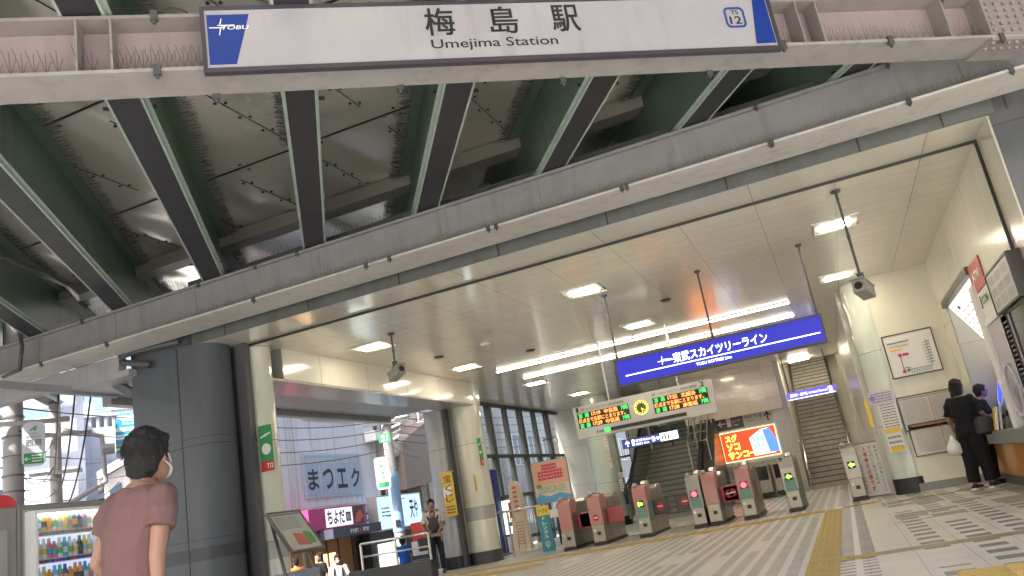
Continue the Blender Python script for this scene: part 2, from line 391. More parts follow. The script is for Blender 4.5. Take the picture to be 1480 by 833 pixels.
# yellow guiding strips with raised bars
def tactile(x0, x1, y0, y1, along, name='tactile_strip'):
    mb = MB(); n = 14
    for i in range(n):
        a = x0+(x1-x0)*i/n; c = x0+(x1-x0)*(i+1)/n
        mb.quad((a, y0, fz(a)+.004), (c, y0, fz(c)+.004), (c, y1, fz(c)+.004), (a, y1, fz(a)+.004))
    if along == 'y':
        k = int((x1-x0)/.075)
        for i in range(k):
            a = x0+(i+.5)*(x1-x0)/k; y = y0
            while y < y1-.05: mb.box(a-.014, a+.014, y+.02, min(y+.28, y1), fz(a)+.004, fz(a)+.010); y += .3
    else:
        k = int((y1-y0)/.075); x = x0
        while x < x1-.05:
            for i in range(k):
                c = y0+(i+.5)*(y1-y0)/k; mb.box(x+.02, min(x+.28, x1), c-.014, c+.014, fz(x)+.004, fz(x)+.010)
            x += .3
    return struct(mb.build(name, tact_y))
tactile(-.59, -.29, 7.3, 16.2, 'y'); tactile(-8.6, -.6, 15.9, 16.6, 'x'); tactile(-.29, .35, 16.2, 16.5, 'x', 'tactile_strip')
tactile(-.29, .03, 8.45, 8.75, 'y'); tactile(.6, 2.2, 15.4, 15.6, 'x'); tactile(-8.6, -5.6, 14.2, 15.1, 'x'); tactile(-1.2, .15, 27.3, 27.75, 'x'); tactile(-5.5, -2.2, 19.2, 19.5, 'x'); tactile(.5, 1.7, 6.2, 6.85, 'x')

# ------------------------------------------------------------------ hall shell
XL, XR, YF, YI, ZC = -8.15, 2.3, 9.55, 10.28, 4.14
mb = MB(); mb.box(XL-1.6, XR+1.4, YI, 29.2, ZC, ZC+.12); struct(mb.build('ceiling', ceil_m))
mb = MB(); mb.box(-8.62, XR, YF, YI, ZC, ZC+.12); struct(mb.build('entrance_soffit', sof_m))
mb = MB(); mb.box(XL-.05, XR, YI-.012, YI+.012, ZC-.035, ZC); mb.box(XL-.05, XR, YI+.05, YI+.065, ZC-.012, ZC)
mb.box(XR-.035, XR, YI-.012, YI+.012, -.2, ZC-.035); struct(mb.build('shutter_track', black))
mb = MB(); mb.box(XL-.06, XR-.036, YI+.014, YI+.048, ZC-.02, ZC-.001); struct(mb.build('shutter_slot', steel))
# fascia in two courses with a joint
fa = MB(); fa.box(-8.62, XR+.02, YF-.02, YF+.14, ZC+.001, ZC+.19); fa.box(-8.62, XR+.02, YF-.02, YF+.14, ZC+.205, ZC+1.0)
for k in range(7): pass
struct(fa.build('entrance_fascia', fascia_m))
fj = MB(); fj.box(-8.62, XR, YF-.006, YF+.13, ZC+.19, ZC+.205)
for k in range(8): fj.box(-8.6+1.5*k+.6, -8.6+1.5*k+.615, YF-.0235, YF-.015, ZC+.001, ZC+.8)
struct(fj.build('fascia_joint', black))
# exterior right cladding and reveal
ex = MB(); ex.box(XR+.02, 9, YF-.02, YF+.3, fz(5)-.2, 6.2); struct(ex.build('exterior_wall', dark_clad))
rv = MB(); rv.box(XR, XR+.3, YF+.003, YI, -.2, ZC); struct(rv.build('entrance_reveal', wall_light))
fe = MB(); fe.obox((XR-.42, YF-.05, ZC+.0), (.5, 0, 0), (0, .028, 0), (0, 0, .2)); struct(fe.build('fascia_end_cap', fascia_m))
# right wall of hall with ticket-window opening (Y 11.2..16.25, Z .75..3.2)
OY0, OY1, OZ0, OZ1 = 13.2, 16.2, .66, 3.15
rw = MB(); rw.box(XR, XR+.3, YI, 17.1, OZ1, ZC); rw.box(XR, XR+.3, OY1, 17.1, -.2, OZ1); rw.box(XR, XR+.3, YI, OY0, -.2, OZ1)
struct(rw.build('right_wall', wall_light))
bd = MB(); bd.box(XR-.02, XR+.004, OY0, OY1+.9, -.1, .1); struct(bd.build('skirting', dgrey))
mw_ = MB(); mw_.box(1.06, 4.2, 17.1, 17.4, -.2, ZC); struct(mw_.build('map_wall', white_paint_wall := mat('cream_wall', (.72, .70, .58), .3, coat=.2, var=.05, grime=.12)))
mb = MB(); mb.box(1.1, 2.3, 17.08, 17.1, -.05, .15); struct(mb.build('skirting', mat('grey_skirting', (.26, .25, .24), .5)))
# room behind the ticket window
rm = MB(); rm.box(4.2, 4.3, 9.9, 17.1, -.2, ZC); rm.box(XR+.3, 4.2, 9.8, 9.9, -.2, ZC); struct(rm.build('ticket_room_wall', mat('ticket_room_paint', (.45, .45, .40), .6)))
fold = MB(); fold.box(XR+.02, XR+.9, 16.14, 16.19, OZ0, OZ1-.01); struct(fold.build('recess_wall', panel_mat('recess_panel', (.42, .40, .35), .35, 0, 1.3, 'YZ', oy=.2)))
# round white column at the end of the map wall
def column(name, label, x, y, r, z1, m, base_m, base_h=.28, group=None, sy=1):
    t = thing(name, label, 'column', (x, y, fz(x)), 0, group)
    mb = MB(); mb.loft([((x, y, z), r, r*sy) for z in (fz(x)+base_h, z1)], 48); o = mb.build('shaft', m, t, smooth='auto')
    mb = MB(); mb.loft([((x, y, z), r+.012, r*sy+.012) for z in (fz(x)-.1, fz(x)+base_h)], 48); mb.build('base', base_m, t, smooth='auto'); return t
col_m = panel_mat('glazed_column_tile', (.60, .66, .58), .12, 0, 1.42, 'XZ', oy=.15, coat=.6, line=.012)
column('column', 'glossy pale green column with notices, left of the route map', 1.09, 17.48, .385, ZC, col_m, black)
column('column', 'pale round column with yellow sticker, between street opening and window wall', -8.43, 18.62, .37, ZC, panel_mat('column_tile_cream', (.66, .67, .58), .13, 0, 1.5, 'XZ', oy=.35, coat=.5, line=.012, band=(.85, 1.15, (.36, .38, .37))), dgrey)
column('column', 'dim grey round column just outside the street opening with a yellow banner', -9.12, 18.5, .38, 3.62, panel_mat('column_tile_grey', (.40, .41, .42), .2, 0, 1.5, 'XZ', oy=.35, coat=.4, line=.012), black)
# left wall: post, bulkhead over the opening, jambs
post_m = panel_mat('post_tile', (.62, .63, .54), .12, 0, 1.5, 'XZ', oy=.4, coat=.5, line=.012, band=(.85, 1.1, (.38, .4, .38)))
lp = MB(); lp.loft([((-8.30, YI+.25, z), .28, .24) for z in (fz(-8)-.1, ZC)], 40); tag(lp.build('entrance_post', post_m, smooth='auto'), 'slim cream tiled post with green poster at the left of the hall entrance', 'column')
bh = MB(); bh.box(-8.75, XL+.05, 11.0, 18.85, 3.62, ZC); struct(bh.build('bulkhead', panel_mat('bulkhead_tile', (.72, .70, .62), .14, 1.55, 0, 'YZ', ox=.35, coat=.4, line=.012)))
bu = MB(); bu.box(-8.9, XL+.04, 10.6, 18.85, 3.585, 3.62); struct(bu.build('bulkhead_underside', mat('bulkhead_grey', (.34, .33, .32), .35, coat=.2)))
bn = MB(); bn.box(-8.9, -8.5, 10.55, 10.98, 3.62, ZC); bn.box(-8.75, XL+.048, 10.98, 10.998, 3.62, ZC); struct(bn.build('bulkhead_end', mat('bulkhead_end_grey', (.28, .28, .27), .5)))
jm = MB(); jm.box(-8.95, -8.66, 10.62, 10.85, fz(-9)-.1, 3.585); jm.box(-8.82, -8.74, 18.1, 18.3, fz(-9)-.1, 3.585); struct(jm.build('opening_jamb', dgrey))
dj = MB(); dj.box(-8.33, -8.15, YI-.16, YI-.03, fz(-8)-.1, ZC-.001); dj.box(-8.6, -8.33, YI-.036, YI, fz(-8)-.1, ZC-.001); struct(dj.build('shutter_jamb', mat('dark_jamb', (.085, .085, .095), .5)))
os_ = MB(); os_.box(-11.3, -8.9, 10.3, 19.6, 3.9, 4.0); struct(os_.build('outer_canopy', mat('canopy_grey', (.30, .31, .33), .5, grime=.3)))
ob = MB(); ob.box(-11.3, -8.9, 11.9, 12.3, 3.72, 3.898); ob.box(-11.3, -11.1, 10.3, 19.6, 3.78, 3.897); struct(ob.build('canopy_rib', MATS['canopy_grey']))
# large dark clad column left of the entrance
def rrect(x0, x1, y0, y1, r, n=8):
    pts = []
    for cx, cy, a0 in ((x1-r, y0+r, -90), (x1-r, y1-r, 0), (x0+r, y1-r, 90), (x0+r, y0+r, 180)):
        for k in range(n+1): a = R(a0+90*k/n); pts.append((cx+r*math.cos(a), cy+r*math.sin(a)))
    return pts
t = thing('clad_column', 'massive dark grey clad column beside the man, left of the entrance', 'column', (-9.25, 10.1, fz(-9)))
clad_m = panel_mat('column_cladding', (.078, .09, .108), .5, 0, 1.45, 'XZ', oy=.17, coat=.08, line=.014, grime=.2, band=(1.0, 1.18, (.05, .05, .055)))
mb = MB(); mb.prism([(x, y, -.3) for x, y in rrect(-10.0, -8.33, 9.5, 10.24, .33, 10)], (0, 0, 4.435)); mb.prism([(x, y, 4.136) for x, y in rrect(-10.0, -8.64, 9.5, 10.24, .33, 10)], (0, 0, .68)); mb.build('shaft', clad_m, t, smooth='auto')
mb = MB()
for z in (2.62,): mb.prism([(x, y, z) for x, y in rrect(-10.004, -8.326, 9.496, 10.244, .33, 10)], (0, 0, .012))
mb.box(-8.9, -8.887, 9.494, 9.5, -.2, 4.13); mb.build('joint', black, t)

# windows on the street side beyond the column
t = thing('window_wall', 'tall dark framed window wall looking onto the street at the left of the gates', 'window', (-9.5, 24, fz(-9)))
mb = MB()
ys = [20.0+1.3*k for k in range(8)]
for k, y in enumerate(ys): wd = .05 if k % 2 else .11; mb.box(-9.58, -9.42, y-wd, y+wd, -.2, ZC)
mb.build('mullion', mullion, t)
mb = MB()
for z in (.1, 1.35, 2.55, ZC-.04): mb.box(-9.565, -9.435, 19.3, 29, z-.05, z+.05)
mb.build('transom', mullion, t)
mb = MB(); mb.box(-9.505, -9.495, 19.3, 29, 0, ZC); mb.build('pane', win, t)
# back walls
bk = MB(); YB = 29.0
bk.box(-9.6, -8.45, YB, YB+.2, -.2, ZC); bk.box(-7.0, -6.15, YB, YB+.2, -.2, ZC)
bk.box(-8.45, -7.0, YB, YB+.2, -.2, 1.0)
bk.box(-8.45, -4.0, YB, YB+.2, 3.2, ZC)
struct(bk.build('back_wall', wall_x))
column('column', 'pale round column with a vertical locker sign behind the ticket gates', -7.35, 26.8, .5, ZC, col_m, black)
def window(label, x0, x1, z0, z1, y, nx=3, nz=2, m_f=mullion):
    t = thing('window', label, 'window', ((x0+x1)/2, y, z0)); mb = MB()
    for k in range(nx+1): x = x0+(x1-x0)*k/nx; mb.box(x-.04, x+.04, y-.05, y+.05, z0, z1)
    for k in range(nz+1): z = z0+(z1-z0)*k/nz; mb.box(x0, x1, y-.045, y+.045, z-.035, z+.035)
    mb.build('frame', m_f, t); mb = MB(); mb.box(x0, x1, y-.006, y+.006, z0, z1); mb.build('pane', win, t); return t
window('narrow dark framed window in the back wall between two pale columns', -8.45, -7.0, 1.0, 3.2, YB+.1, 3)
window('dark framed window in the back wall left of the escalator, street outside', -6.15, -4.0, .9, 3.2, YB+.1, 3)
# advert wall
aw = MB(); aw.box(-4.0, -1.45, 28, 28.3, -.2, 2.62); struct(aw.build('advert_wall', panel_mat('advert_tile', (.60, .62, .56), .2, 1.25, 1.3, 'XZ', oy=.4, coat=.3, band=(.7, 1.1, (.38, .41, .40)))))
aw = MB(); aw.box(-4.6, -1.45, 27.6, 28.3, 2.62, ZC); struct(aw.build('upper_wall', panel_mat('upper_tile', (.66, .56, .47), .15, .62, .5, 'XZ', coat=.5)))
# stair hall behind
sh = MB(); sh.box(-1.45, -1.3, 28, 46, -.2, 8.5); sh.box(.62, .8, 17.9, 46, -.2, 8.5); sh.box(-1.45, .8, 45, 45.2, 0, 8.5); struct(sh.build('stair_wall', panel_mat('stair_wall_tile', (.55, .55, .48), .35, 1.2, 1.2, 'YZ', coat=.2)))
mb = MB(); mb.obox((-1.3, 29.2, 4.14), (1.95, 0, 0), (0, 16, 6.2), (0, 0, .15)); struct(mb.build('stair_ceiling', mat('stair_ceiling_grey', (.34, .33, .31), .6)))
def stairs(name, label, x0, x1, y0, z0, n, rise, tread, m, riser_m):
    t = thing(name, label, 'stairs', ((x0+x1)/2, y0, z0)); a = MB(); c = MB()
    for i in range(n):
        a.box(x0, x1, y0+i*tread, y0+(i+1)*tread+.02, z0+i*rise-.1 if i else z0-.1, z0+(i+1)*rise)
        c.box(x0+.01, x1-.01, y0+i*tread-.006, y0+i*tread+.03, z0+(i+1)*rise-.03, z0+(i+1)*rise+.004)
    a.build('steps', m, t); c.build('nosing', riser_m, t); return t
stair_m = mat('grey_stair_tread', (.40, .385, .345), .55, var=.2, scale=6, grime=.5)
nose_m = mat('stair_nosing', (.10, .095, .08), .5)
t = stairs('staircase', 'wide grey staircase climbing to the platform under the small blue sign', -1.28, .25, 28, fz(-.5), 34, .16, .29, stair_m, nose_m)
def rail(x, y0, z0, y1, z1, parent, h=.85, name='handrail', r=.035):
    mb = MB(); mb.tube([(x, y0-.25, z0+h-.35), (x, y0-.22, z0+h-.05), (x, y0, z0+h), (x, y1, z1+h)], r, 10)
    mb.tube([(x, y0, z0+h-.3), (x, y1, z1+h-.3)], r*.7, 8)
    k = 6
    for i in range(k+1): q = i/k; mb.tube([(x, y0+(y1-y0)*q, z0+(z1-z0)*q), (x, y0+(y1-y0)*q, z0+(z1-z0)*q+h)], r*.6, 8)
    return mb.build(name, chrome, parent, smooth=True)
mb = MB(); mb.prism([(.27, 27.6, -.1), (.27, 27.6, .35), (.27, 28.2, .55), (.27, 38, 5.95), (.27, 38, -.1)], (.345, 0, 0)); mb.build('stringer', mat('stair_stringer', (.30, .29, .25), .35, coat=.3), t)
rail(-1.2, 28, 0, 37, 5.0, t); rail(.2, 28, 0, 37, 5.0, t)
mb = MB(); mb.box(-4.0+.0, -3.98, 28, 28.1, 0, .1)
# left escalator / stair going up behind the gates
t = stairs('escalator', 'grey escalator behind the middle gates with dark tall side panels', -6.2, -4.25, 25.0, fz(-5), 19, .16, .29, mat('escalator_step_grey', (.24, .24, .215), .45, .3, grime=.3), mat('escalator_nose', (.07, .07, .06), .4))
for x in (-6.3, -4.15):
    mb = MB(); mb.prism([(x, 24.4, .1), (x, 24.4, .95), (x, 25.1, 1.1), (x, 29.5, 3.7), (x, 31.2, 3.7), (x, 31.2, 2.8)], (.1, 0, 0)); mb.build('side_panel', mat('escalator_side', (.10, .105, .10), .2, coat=.5), t)
    mb = MB(); mb.tube([(x+.05, 24.3, .55), (x+.05, 24.2, .85), (x+.05, 24.5, 1.05), (x+.05, 25.1, 1.2), (x+.05, 29.5, 3.8)], .05, 10); mb.build('handrail', black, t, smooth=True)
    mb = MB(); mb.tube([(x+.05, 24.5, .98), (x+.05, 25.1, 1.13), (x+.05, 29.5, 3.72)], .028, 8); mb.build('rail_trim', chrome, t, smooth=True)
mb = MB(); mb.box(-4.6, -4.0, 25.6, 28, -.2, 1.2); 
# dark cabinet panel right of the escalator
mb = MB(); mb.prism([(-4.0, 25.0, -.1), (-4.0, 25.0, 1.0), (-4.0, 27.9, 2.9), (-4.0, 27.9, -.1)], (.35, 0, 0)); struct(mb.build('escalator_underside', mat('dark_side', (.05, .05, .045), .4)))
mb = MB()
for k in range(4): mb.tube([(-4.35+.2*k, 25.6, 2.0), (-4.35+.2*k, 27.4, 3.15)], .018, 6)
for k in range(5): q = k/4; mb.tube([(-4.35, 25.6+1.8*q, 2.0+1.15*q), (-3.75, 25.6+1.8*q, 2.0+1.15*q)], .014, 6)
for x in (-4.35, -3.75):
    for q in (0, 1): mb.tube([(x, 25.6+1.8*q, 1.2), (x, 25.6+1.8*q, 2.05+1.15*q)], .02, 6)
tag(mb.build('guard_cage', steel), 'thin metal guard cage on top of the escalator side', 'guard cage')
mb = MB(); mb.box(-6.3, -4.0, 29.0, 29.2, 0, 2.3); 
mb = MB(); mb.box(-6.2, -4.2, 31.3, 31.5, 2.5, ZC+2); mb.box(-6.3, -4.1, 29.2, 31.4, 4.0, 4.1); struct(mb.build('escalator_head_wall', wall_x))
# hall roof slab so no daylight leaks in
mb = MB(); mb.box(-9.7, 9, YF+.15, 46, 5.96, 6.9); mb.box(3.7, 9, YI, 46, 0, 5.9); mb.box(XL-1.55, XR+1.4, 29.3, 29.5, ZC, 5.9); struct(mb.build('roof_slab', concrete))
mb = MB(); mb.box(-9.7, -9.56, 19.0, 31.5, ZC, 5.95); struct(mb.build('side_parapet', concrete))
mb = MB(); mb.box(.8, 4.2, 17.42, 17.6, 0, ZC); struct(mb.build('office_wall', concrete))
#NEXT
# ------------------------------------------------------------------ steel viaduct overhead
AZ = R(56.3); cV = Vector((math.sin(AZ), math.cos(AZ), 0)); gV = Vector((-math.cos(AZ), math.sin(AZ), 0)); zV = Vector((0, 0, 1))
def G(c, g, z): return cV*c+gV*g+zV*z
def gbox(mb, c0, c1, g0, g1, z0, z1): return mb.obox(G(c0, g0, z0), cV*(c1-c0), gV*(g1-g0), zV*(z1-z0))
ZB, ZT = 4.85, 5.9
mb = MB(); mb.prism([(-13, -9.3, 5.94), (7, 4.03, 5.94), (7, YF+6, 5.94), (-13, YF+6, 5.94)], (0, 0, .05)); struct(mb.build('viaduct_soffit_sheet', plate_m))  # unseen near edge of sheet and deck shaped for where sunlight falls
mb = MB(); mb.prism([(-13.1, -9.45, 6.0), (7.1, 4.0, 6.0), (7.1, YF+6.2, 6.0), (-13.1, YF+6.2, 6.0)], (0, 0, .9)); struct(mb.build('viaduct_deck', concrete))
# seams and bolts of the sheets
t = thing('sheet_seam', 'dark bolted seams between the silver sheets above the green girders', 'seam', (-4, 6, 5.93))
a = MB(); bb = MB()
for y, xa in ((1.2, -5.3), (3.6, -1.8), (6.0, 1.6), (8.27, 4), (10.6, 4)): a.box(-13, xa, y-.012, y+.012, 5.925, 5.938)
for i in range(14):
    x = -12.6+1.18*i
    for (y0, y1) in ((3.9, 5.7), (6.3, 7.9), (8.5, 9.9)):
        y0 += .25*math.sin(i*3.1); a.box(x-.004, x+.004, y0, y1, 5.93, 5.938)
        k = 0; y = y0+.15
        while y < y1: 
            for sx in (-.05, .05): bb.box(x+sx-.013, x+sx+.013, y-.013+sx*.6, y+.013+sx*.6, 5.92, 5.938)
            y += .42
    for q in (-.15, .15): bb.box(x+.3-.013, x+.3+.013, 8.27+q*.6-.013, 8.27+q*.6+.013, 5.92, 5.938); bb.box(x+.7, x+.726, 6+q*.6-.013, 6+q*.6+.013, 5.92, 5.938)
a.build('seam_strip', black, t); bb.build('bolts', black, t)['kind'] = 'stuff'
gn = ['running over the vending machine at far left', 'third from the left of the photo, above the clad column', '', '', '', '', '', '', '']
glab = {-6: 'green girder passing far over the street, leftmost of all', -5: 'green girder beyond the left edge of the grey cross beam', -4: 'green girder second from the left edge behind the dark pipe',
 -3: 'green girder meeting the grey cross beam above the street gap at far left', -2: 'green girder with a wide green web slanting down to the large clad column', -1: 'green girder under the blue end of the station name sign, leaning left',
 0: 'green girder that looks vertical, just left of the station name characters', 1: 'green girder leaning right, below the first character of the station name', 2: 'green girder leaning right, below the last character of the station name',
 3: 'green girder slanting low below the station number badge', 4: 'short green girder wedge near the right end of the name sign', 5: 'last green girder at the corner where both cross beams meet', 6: 'green girder beyond the meeting point of the two cross beams'}
for k in range(-6, 7):
    off = .06+1.465*k; t1 = (13.0-.555*off)/.832; t0 = -.4
    t = thing('steel_girder', glab[k], 'girder', G(off, 6, ZB), 0, 'green girders under the viaduct')
    mb = MB(); gbox(mb, off-.13, off+.13, t0, t1, ZB, ZB+.03); mb.build('bottom_flange', flange_dark, t)
    mb = MB(); gbox(mb, off-.01, off+.01, t0, t1, ZB+.03, ZT)
    gbox(mb, off-.15, off+.15, t0, t1, ZT-.03, ZT)
    for q in range(3): g0 = 7.15-1.7*q; gbox(mb, off+.0102, off+.016, g0, g0+.012, ZB+.03, ZT-.03)
    mb.build('web', green_m, t)
    for sx in (-1, 1):
        mb = MB(); gbox(mb, off+sx*.13, off+sx*.152, t0, t1, ZB-.004, ZB+.036); gbox(mb, off+sx*.152, off+sx*(.19 if k > 0 and sx < 0 or k < 0 and sx > 0 else .165), t0, t1, ZB+.03, ZB+.038); mb.build('flange_edge', edge_green, t)
    for q in (6.9, 11.2):
        for a_, b_ in ((-.22, -.155), (.155, .22)): mb = MB(); gbox(mb, off+a_, off+b_, q, q+.03, ZB+.035, ZB+.06); mb.build('clip', black, t)
    if -4 <= k <= 5:                     # needles against birds along the upper ledge
        sd_ = 1 if k < 0 else -1; mb = MB(); rr = random.Random(k)
        for i in range(420 if k else 200):
            q = 4.2+i*.028; o = G(off+sd_*.13, q, ZT-.03); L = .14+.05*rr.random()
            for a_ in (-.5, .4):
                e1 = cV*sd_*L*(.75+.3*rr.random())+zV*(-.02+.09*rr.random())+gV*a_*L*.4
                mb.tube([o, o+e1], .0022, 3, False)
        mb.build('bird_spikes', dgrey, t)
# bracing member under the sheets, parallel to the grey beam
mb = MB(); mb.box(-13, 3.2, 9.93, 10.22, 5.72, 5.925); tag(mb.build('bracing_beam', mat('bracing_grey', (.26, .25, .23), .5, grime=.3)), 'dark grey bracing beam crossing between the green girders just behind the cross beam', 'beam')
# grey cross beam parallel to the entrance
t = thing('cross_beam', 'long grey steel cross beam directly above the hall entrance', 'beam', (-5, 9, 4.24))
mb = MB(); mb.box(-14.5, 2.7, 9.04, 9.06, 4.27, 4.80)
for x in (-11.2, -9.6, -8.05, -5.9, -4.05, -2.65, -.95, .75, 2.1): mb.box(x-.006, x+.006, 9.03, 9.04, 4.27, 4.8)
mb.build('web', beam_grey, t)
mb = MB(); mb.box(-14.5, 2.7, 8.72, 9.32, 4.24, 4.268); mb.build('bottom_flange', flange_lit, t)
mb = MB(); mb.box(-14.5, 2.7, 8.98, 9.32, 4.80, 4.835); mb.build('top_flange', beam_grey, t)
mb = MB()
for p in [(118, 428), (287, 420), (367, 440), (370, 393), (430, 372), (530, 390), (563, 373), (708, 343), (720, 343), (910, 288), (903, 292), (1116, 220), (1095, 167), (1290, 118), (1320, 168), (1465, 110), (1120, 222), (1320, 165), (1095, 166), (60, 537), (155, 512)]:
    q = P(*p, 'Y', 8.72)
    if q.z > 4.5: q = P(*p, 'Y', 8.98)
    z = 4.25 if q.z < 4.5 else 4.82; mb = MB()
    mb.box(q.x-.022, q.x+.022, q.y-.02, q.y+.02, z-.035, z+.03); mb.tube([(q.x, q.y, z-.06), (q.x, q.y, z-.03)], .009, 6); mb.build('clamp', dgrey, t)
# pale cross beam with the station name sign
t = thing('cross_beam', 'pale pinkish cross beam running behind the big station name sign', 'beam', G(2, 5.66, 4.36))
CA, CB = -5.5, 7.1
mb = MB(); gbox(mb, CA, CB, 5.66, 5.675, 4.39, 4.80); mb.build('web', mat('web_pinkish_paint', (.27, .22, .225), .55, var=.12, scale=2, bump=.1, grime=.3), t)
mb = MB(); gbox(mb, CA, CB, 5.48, 5.84, 4.36, 4.388); mb.build('bottom_flange', mat('flange_unlit_paint', (.29, .275, .27), .5, var=.15, scale=5, bump=.1, grime=.35), t)  # darker copy of the flange paint, without the hall light in its colour
mb = MB(); gbox(mb, CA, CB, 5.48, 5.84, 4.802, 4.83); mb.build('top_flange', beam_pale, t)
for c0 in (-4.6, -3.0, -1.45, -1.22, 4.36, 4.56, 5.88):
    mb = MB(); gbox(mb, c0-.008, c0+.008, 5.485, 5.66, 4.388, 4.802); mb.build('stiffener', beam_pale, t)
mb = MB(); gbox(mb, 6.3, 6.95, 5.475, 5.66, 4.39, 4.80)
for i in range(6):
    for j in range(6): gbox(mb, 6.33+.1*i, 6.36+.1*i, 5.455, 5.475, 4.41+.07*j, 4.44+.07*j)
gbox(mb, 6.3, 6.95, 5.48, 5.84, 4.33, 4.36)
for i in range(7): mb.ell(G(6.33+.09*i, 5.52, 4.33), (.02, .02, .022), 8, 6); mb.ell(G(6.33+.09*i, 5.62, 4.33), (.02, .02, .022), 8, 6)
mb.build('gusset_plate', beam_pale, t)
mb = MB()
for c0, z in ((-.92, 4.82), (-.92, 4.37), (-.57, 4.22), (.84, 4.22), (2.22, 4.22), (3.58, 4.22), (4.12, 4.37), (5.2, 4.37), (6.4, 4.36), (5.9, 4.82)):
    g_ = 5.84 if z == 4.22 else 5.48; z = 4.36 if z == 4.22 else z
    mb = MB(); gbox(mb, c0-.025, c0+.025, g_-.02, g_+.02, z-.045, z+.035); gbox(mb, c0-.010, c0+.010, g_-.01, g_+.01, z-.07, z-.045); mb.build('clamp', dgrey, t)
# strips of needles
def spikes(name, label, pts, hgt, group, lean, seed=1, dens=1.):
    rr = random.Random(seed); mb = MB()
    for o, along in pts:
        for a_ in ((-.35, 1), (.0, .85), (.45, .6)):
            L = hgt*a_[1]*(.85+.3*rr.random()); mb.tube([o, o+zV*L+along*a_[0]*L*.8+lean*L*(.15+.2*rr.random())], .0021, 4, False)
    if pts: a0 = pts[0][0]; a1 = pts[-1][0]; mb.tube([a0, a1], .004, 5)
    return tag(mb.build(name, dgrey), label, 'bird spikes', group)
SG = 'bird spike strips on the beams'
def row(c0, c1, st): return [(G(c0+st*i, 5.52, 4.39), cV) for i in range(int((c1-c0)/st))]
spikes('bird_spike_strip', 'bird spikes on the pale beam left of the paired stiffeners', row(-3.0, -1.5, .075), .17, SG, -gV, 1)
spikes('bird_spike_strip', 'short row of bird spikes between the paired stiffeners, left of the sign', row(-1.42, -1.25, .07), .17, SG, -gV, 2)
spikes('bird_spike_strip', 'bird spikes on the pale beam touching the blue end of the name sign', row(-1.18, -.55, .055), .17, SG, -gV, 3)
spikes('bird_spike_strip', 'few bird spikes right beside the right end of the name sign', row(4.06, 4.33, .07), .14, SG, -gV, 4)
spikes('bird_spike_strip', 'bird spikes on the pale beam between the right stiffeners', row(4.62, 5.85, .075), .15, SG, -gV, 5)
spikes('bird_spike_strip', 'bird spikes on the pale beam next to the bolted gusset plate', row(5.9, 6.3, .07), .15, SG, -gV, 6)
xs = lambda x0, x1, st, y, z: [(Vector((x0+st*i, y, z)), Vector((1, 0, 0))) for i in range(int((x1-x0)/st))]
spikes('bird_spike_strip', 'long faint row of bird spikes along the lower flange of the grey beam', xs(-8.5, 2.6, .06, 8.98, 4.27), .16, SG, Vector((0, -1, 0)), 7)
for i, (x0, x1, tx) in enumerate(((-8.9, -8.2, 'bird spikes on top of the grey beam right of the wide green girder'), (-7.5, -6.3, 'bird spikes on top of the grey beam left of the vertical looking girder'), (-5.8, -4.75, 'bird spikes on top of the grey beam right of the vertical looking girder'), (-4.0, -3.2, 'bird spikes on top of the grey beam in the gap under the station name'), (-2.2, -1.5, 'bird spikes on top of the grey beam in the gap near the right girders'), (-10.3, -9.75, 'bird spikes on top of the grey beam at far left'))):
    spikes('bird_spike_strip', tx, xs(x0, x1, .05, 9.06, 4.835), .17, SG, Vector((0, -1, 0)), 20+i)
# cables on the beams
mb = MB(); mb.tube([(-4.2+.1*i, 9.0, 4.86+.03*math.sin(i*.7)) for i in range(14)], .009, 6); tag(mb.build('cable', black, smooth=True), 'thin loose cable lying on top of the grey beam', 'cable')
mb = MB(); mb.tube([G(-.9+.03*i, 5.5, 4.85+.045*math.sin(i*.45)) for i in range(8)], .008, 6); tag(mb.build('cable', black, smooth=True), 'short dark cable arching at the upper left corner of the name sign', 'cable')
mb = MB(); mb.tube([P(28, 475, 'Y', 8.9), P(32, 500, 'Y', 8.68), P(28, 535, 'Y', 8.68), P(5, 545, 'Y', 8.75)], .03, 8); tag(mb.build('drain_pipe', dgrey, smooth=True), 'dark drain pipe hanging over the left end of the grey beam', 'pipe')
mb = MB()
for dx in (0, .25): mb.tube([P(0+20*dx, 372, 'Z', 5.3), P(60, 392+20*dx, 'Z', 5.35), P(95, 412, 'Z', 5.4), P(112, 428+16*dx, 'Z', 5.5)], .035, 8)
tag(mb.build('cable_bundle', dgrey, smooth=True), 'dark curved cable bundle between the two leftmost green girders', 'cable')
mb = MB(); mb.tube([P(258, 494, 'Y', 9.4), P(200, 507, 'Y', 9.4), P(172, 516, 'Y', 9.4), P(178, 524, 'Y', 9.4), P(216, 528, 'Y', 9.4)], .05, 10); tag(mb.build('bent_pipe', dgrey, smooth=True), 'thick dark bent pipe left of the top of the clad column', 'pipe')
mb = MB(); mb.obox(P(108, 528, 'Y', 9.7), P(226, 597, 'Y', 9.7)-P(108, 528, 'Y', 9.7), (0, .12, 0), (0, 0, .14)); mb.obox(P(10, 548, 'Y', 9.7), P(112, 526, 'Y', 9.7)-P(10, 548, 'Y', 9.7), (0, .12, 0), (0, 0, .1)); tag(mb.build('diagonal_brace', mat('brace_blue_grey', (.13, .14, .17), .4)), 'dark diagonal steel brace under the canopy left of the clad column', 'brace')
mb = MB(); mb.box(-11.0, -9.7, 9.35, 10.28, 3.9, 4.0); mb.box(-11.0, -10.9, 1.0, 10.28, 3.86, 3.98); mb.box(-13, -9.9, 9.35, 9.5, 4.0, 4.24); struct(mb.build('canopy_left', MATS['canopy_grey']))

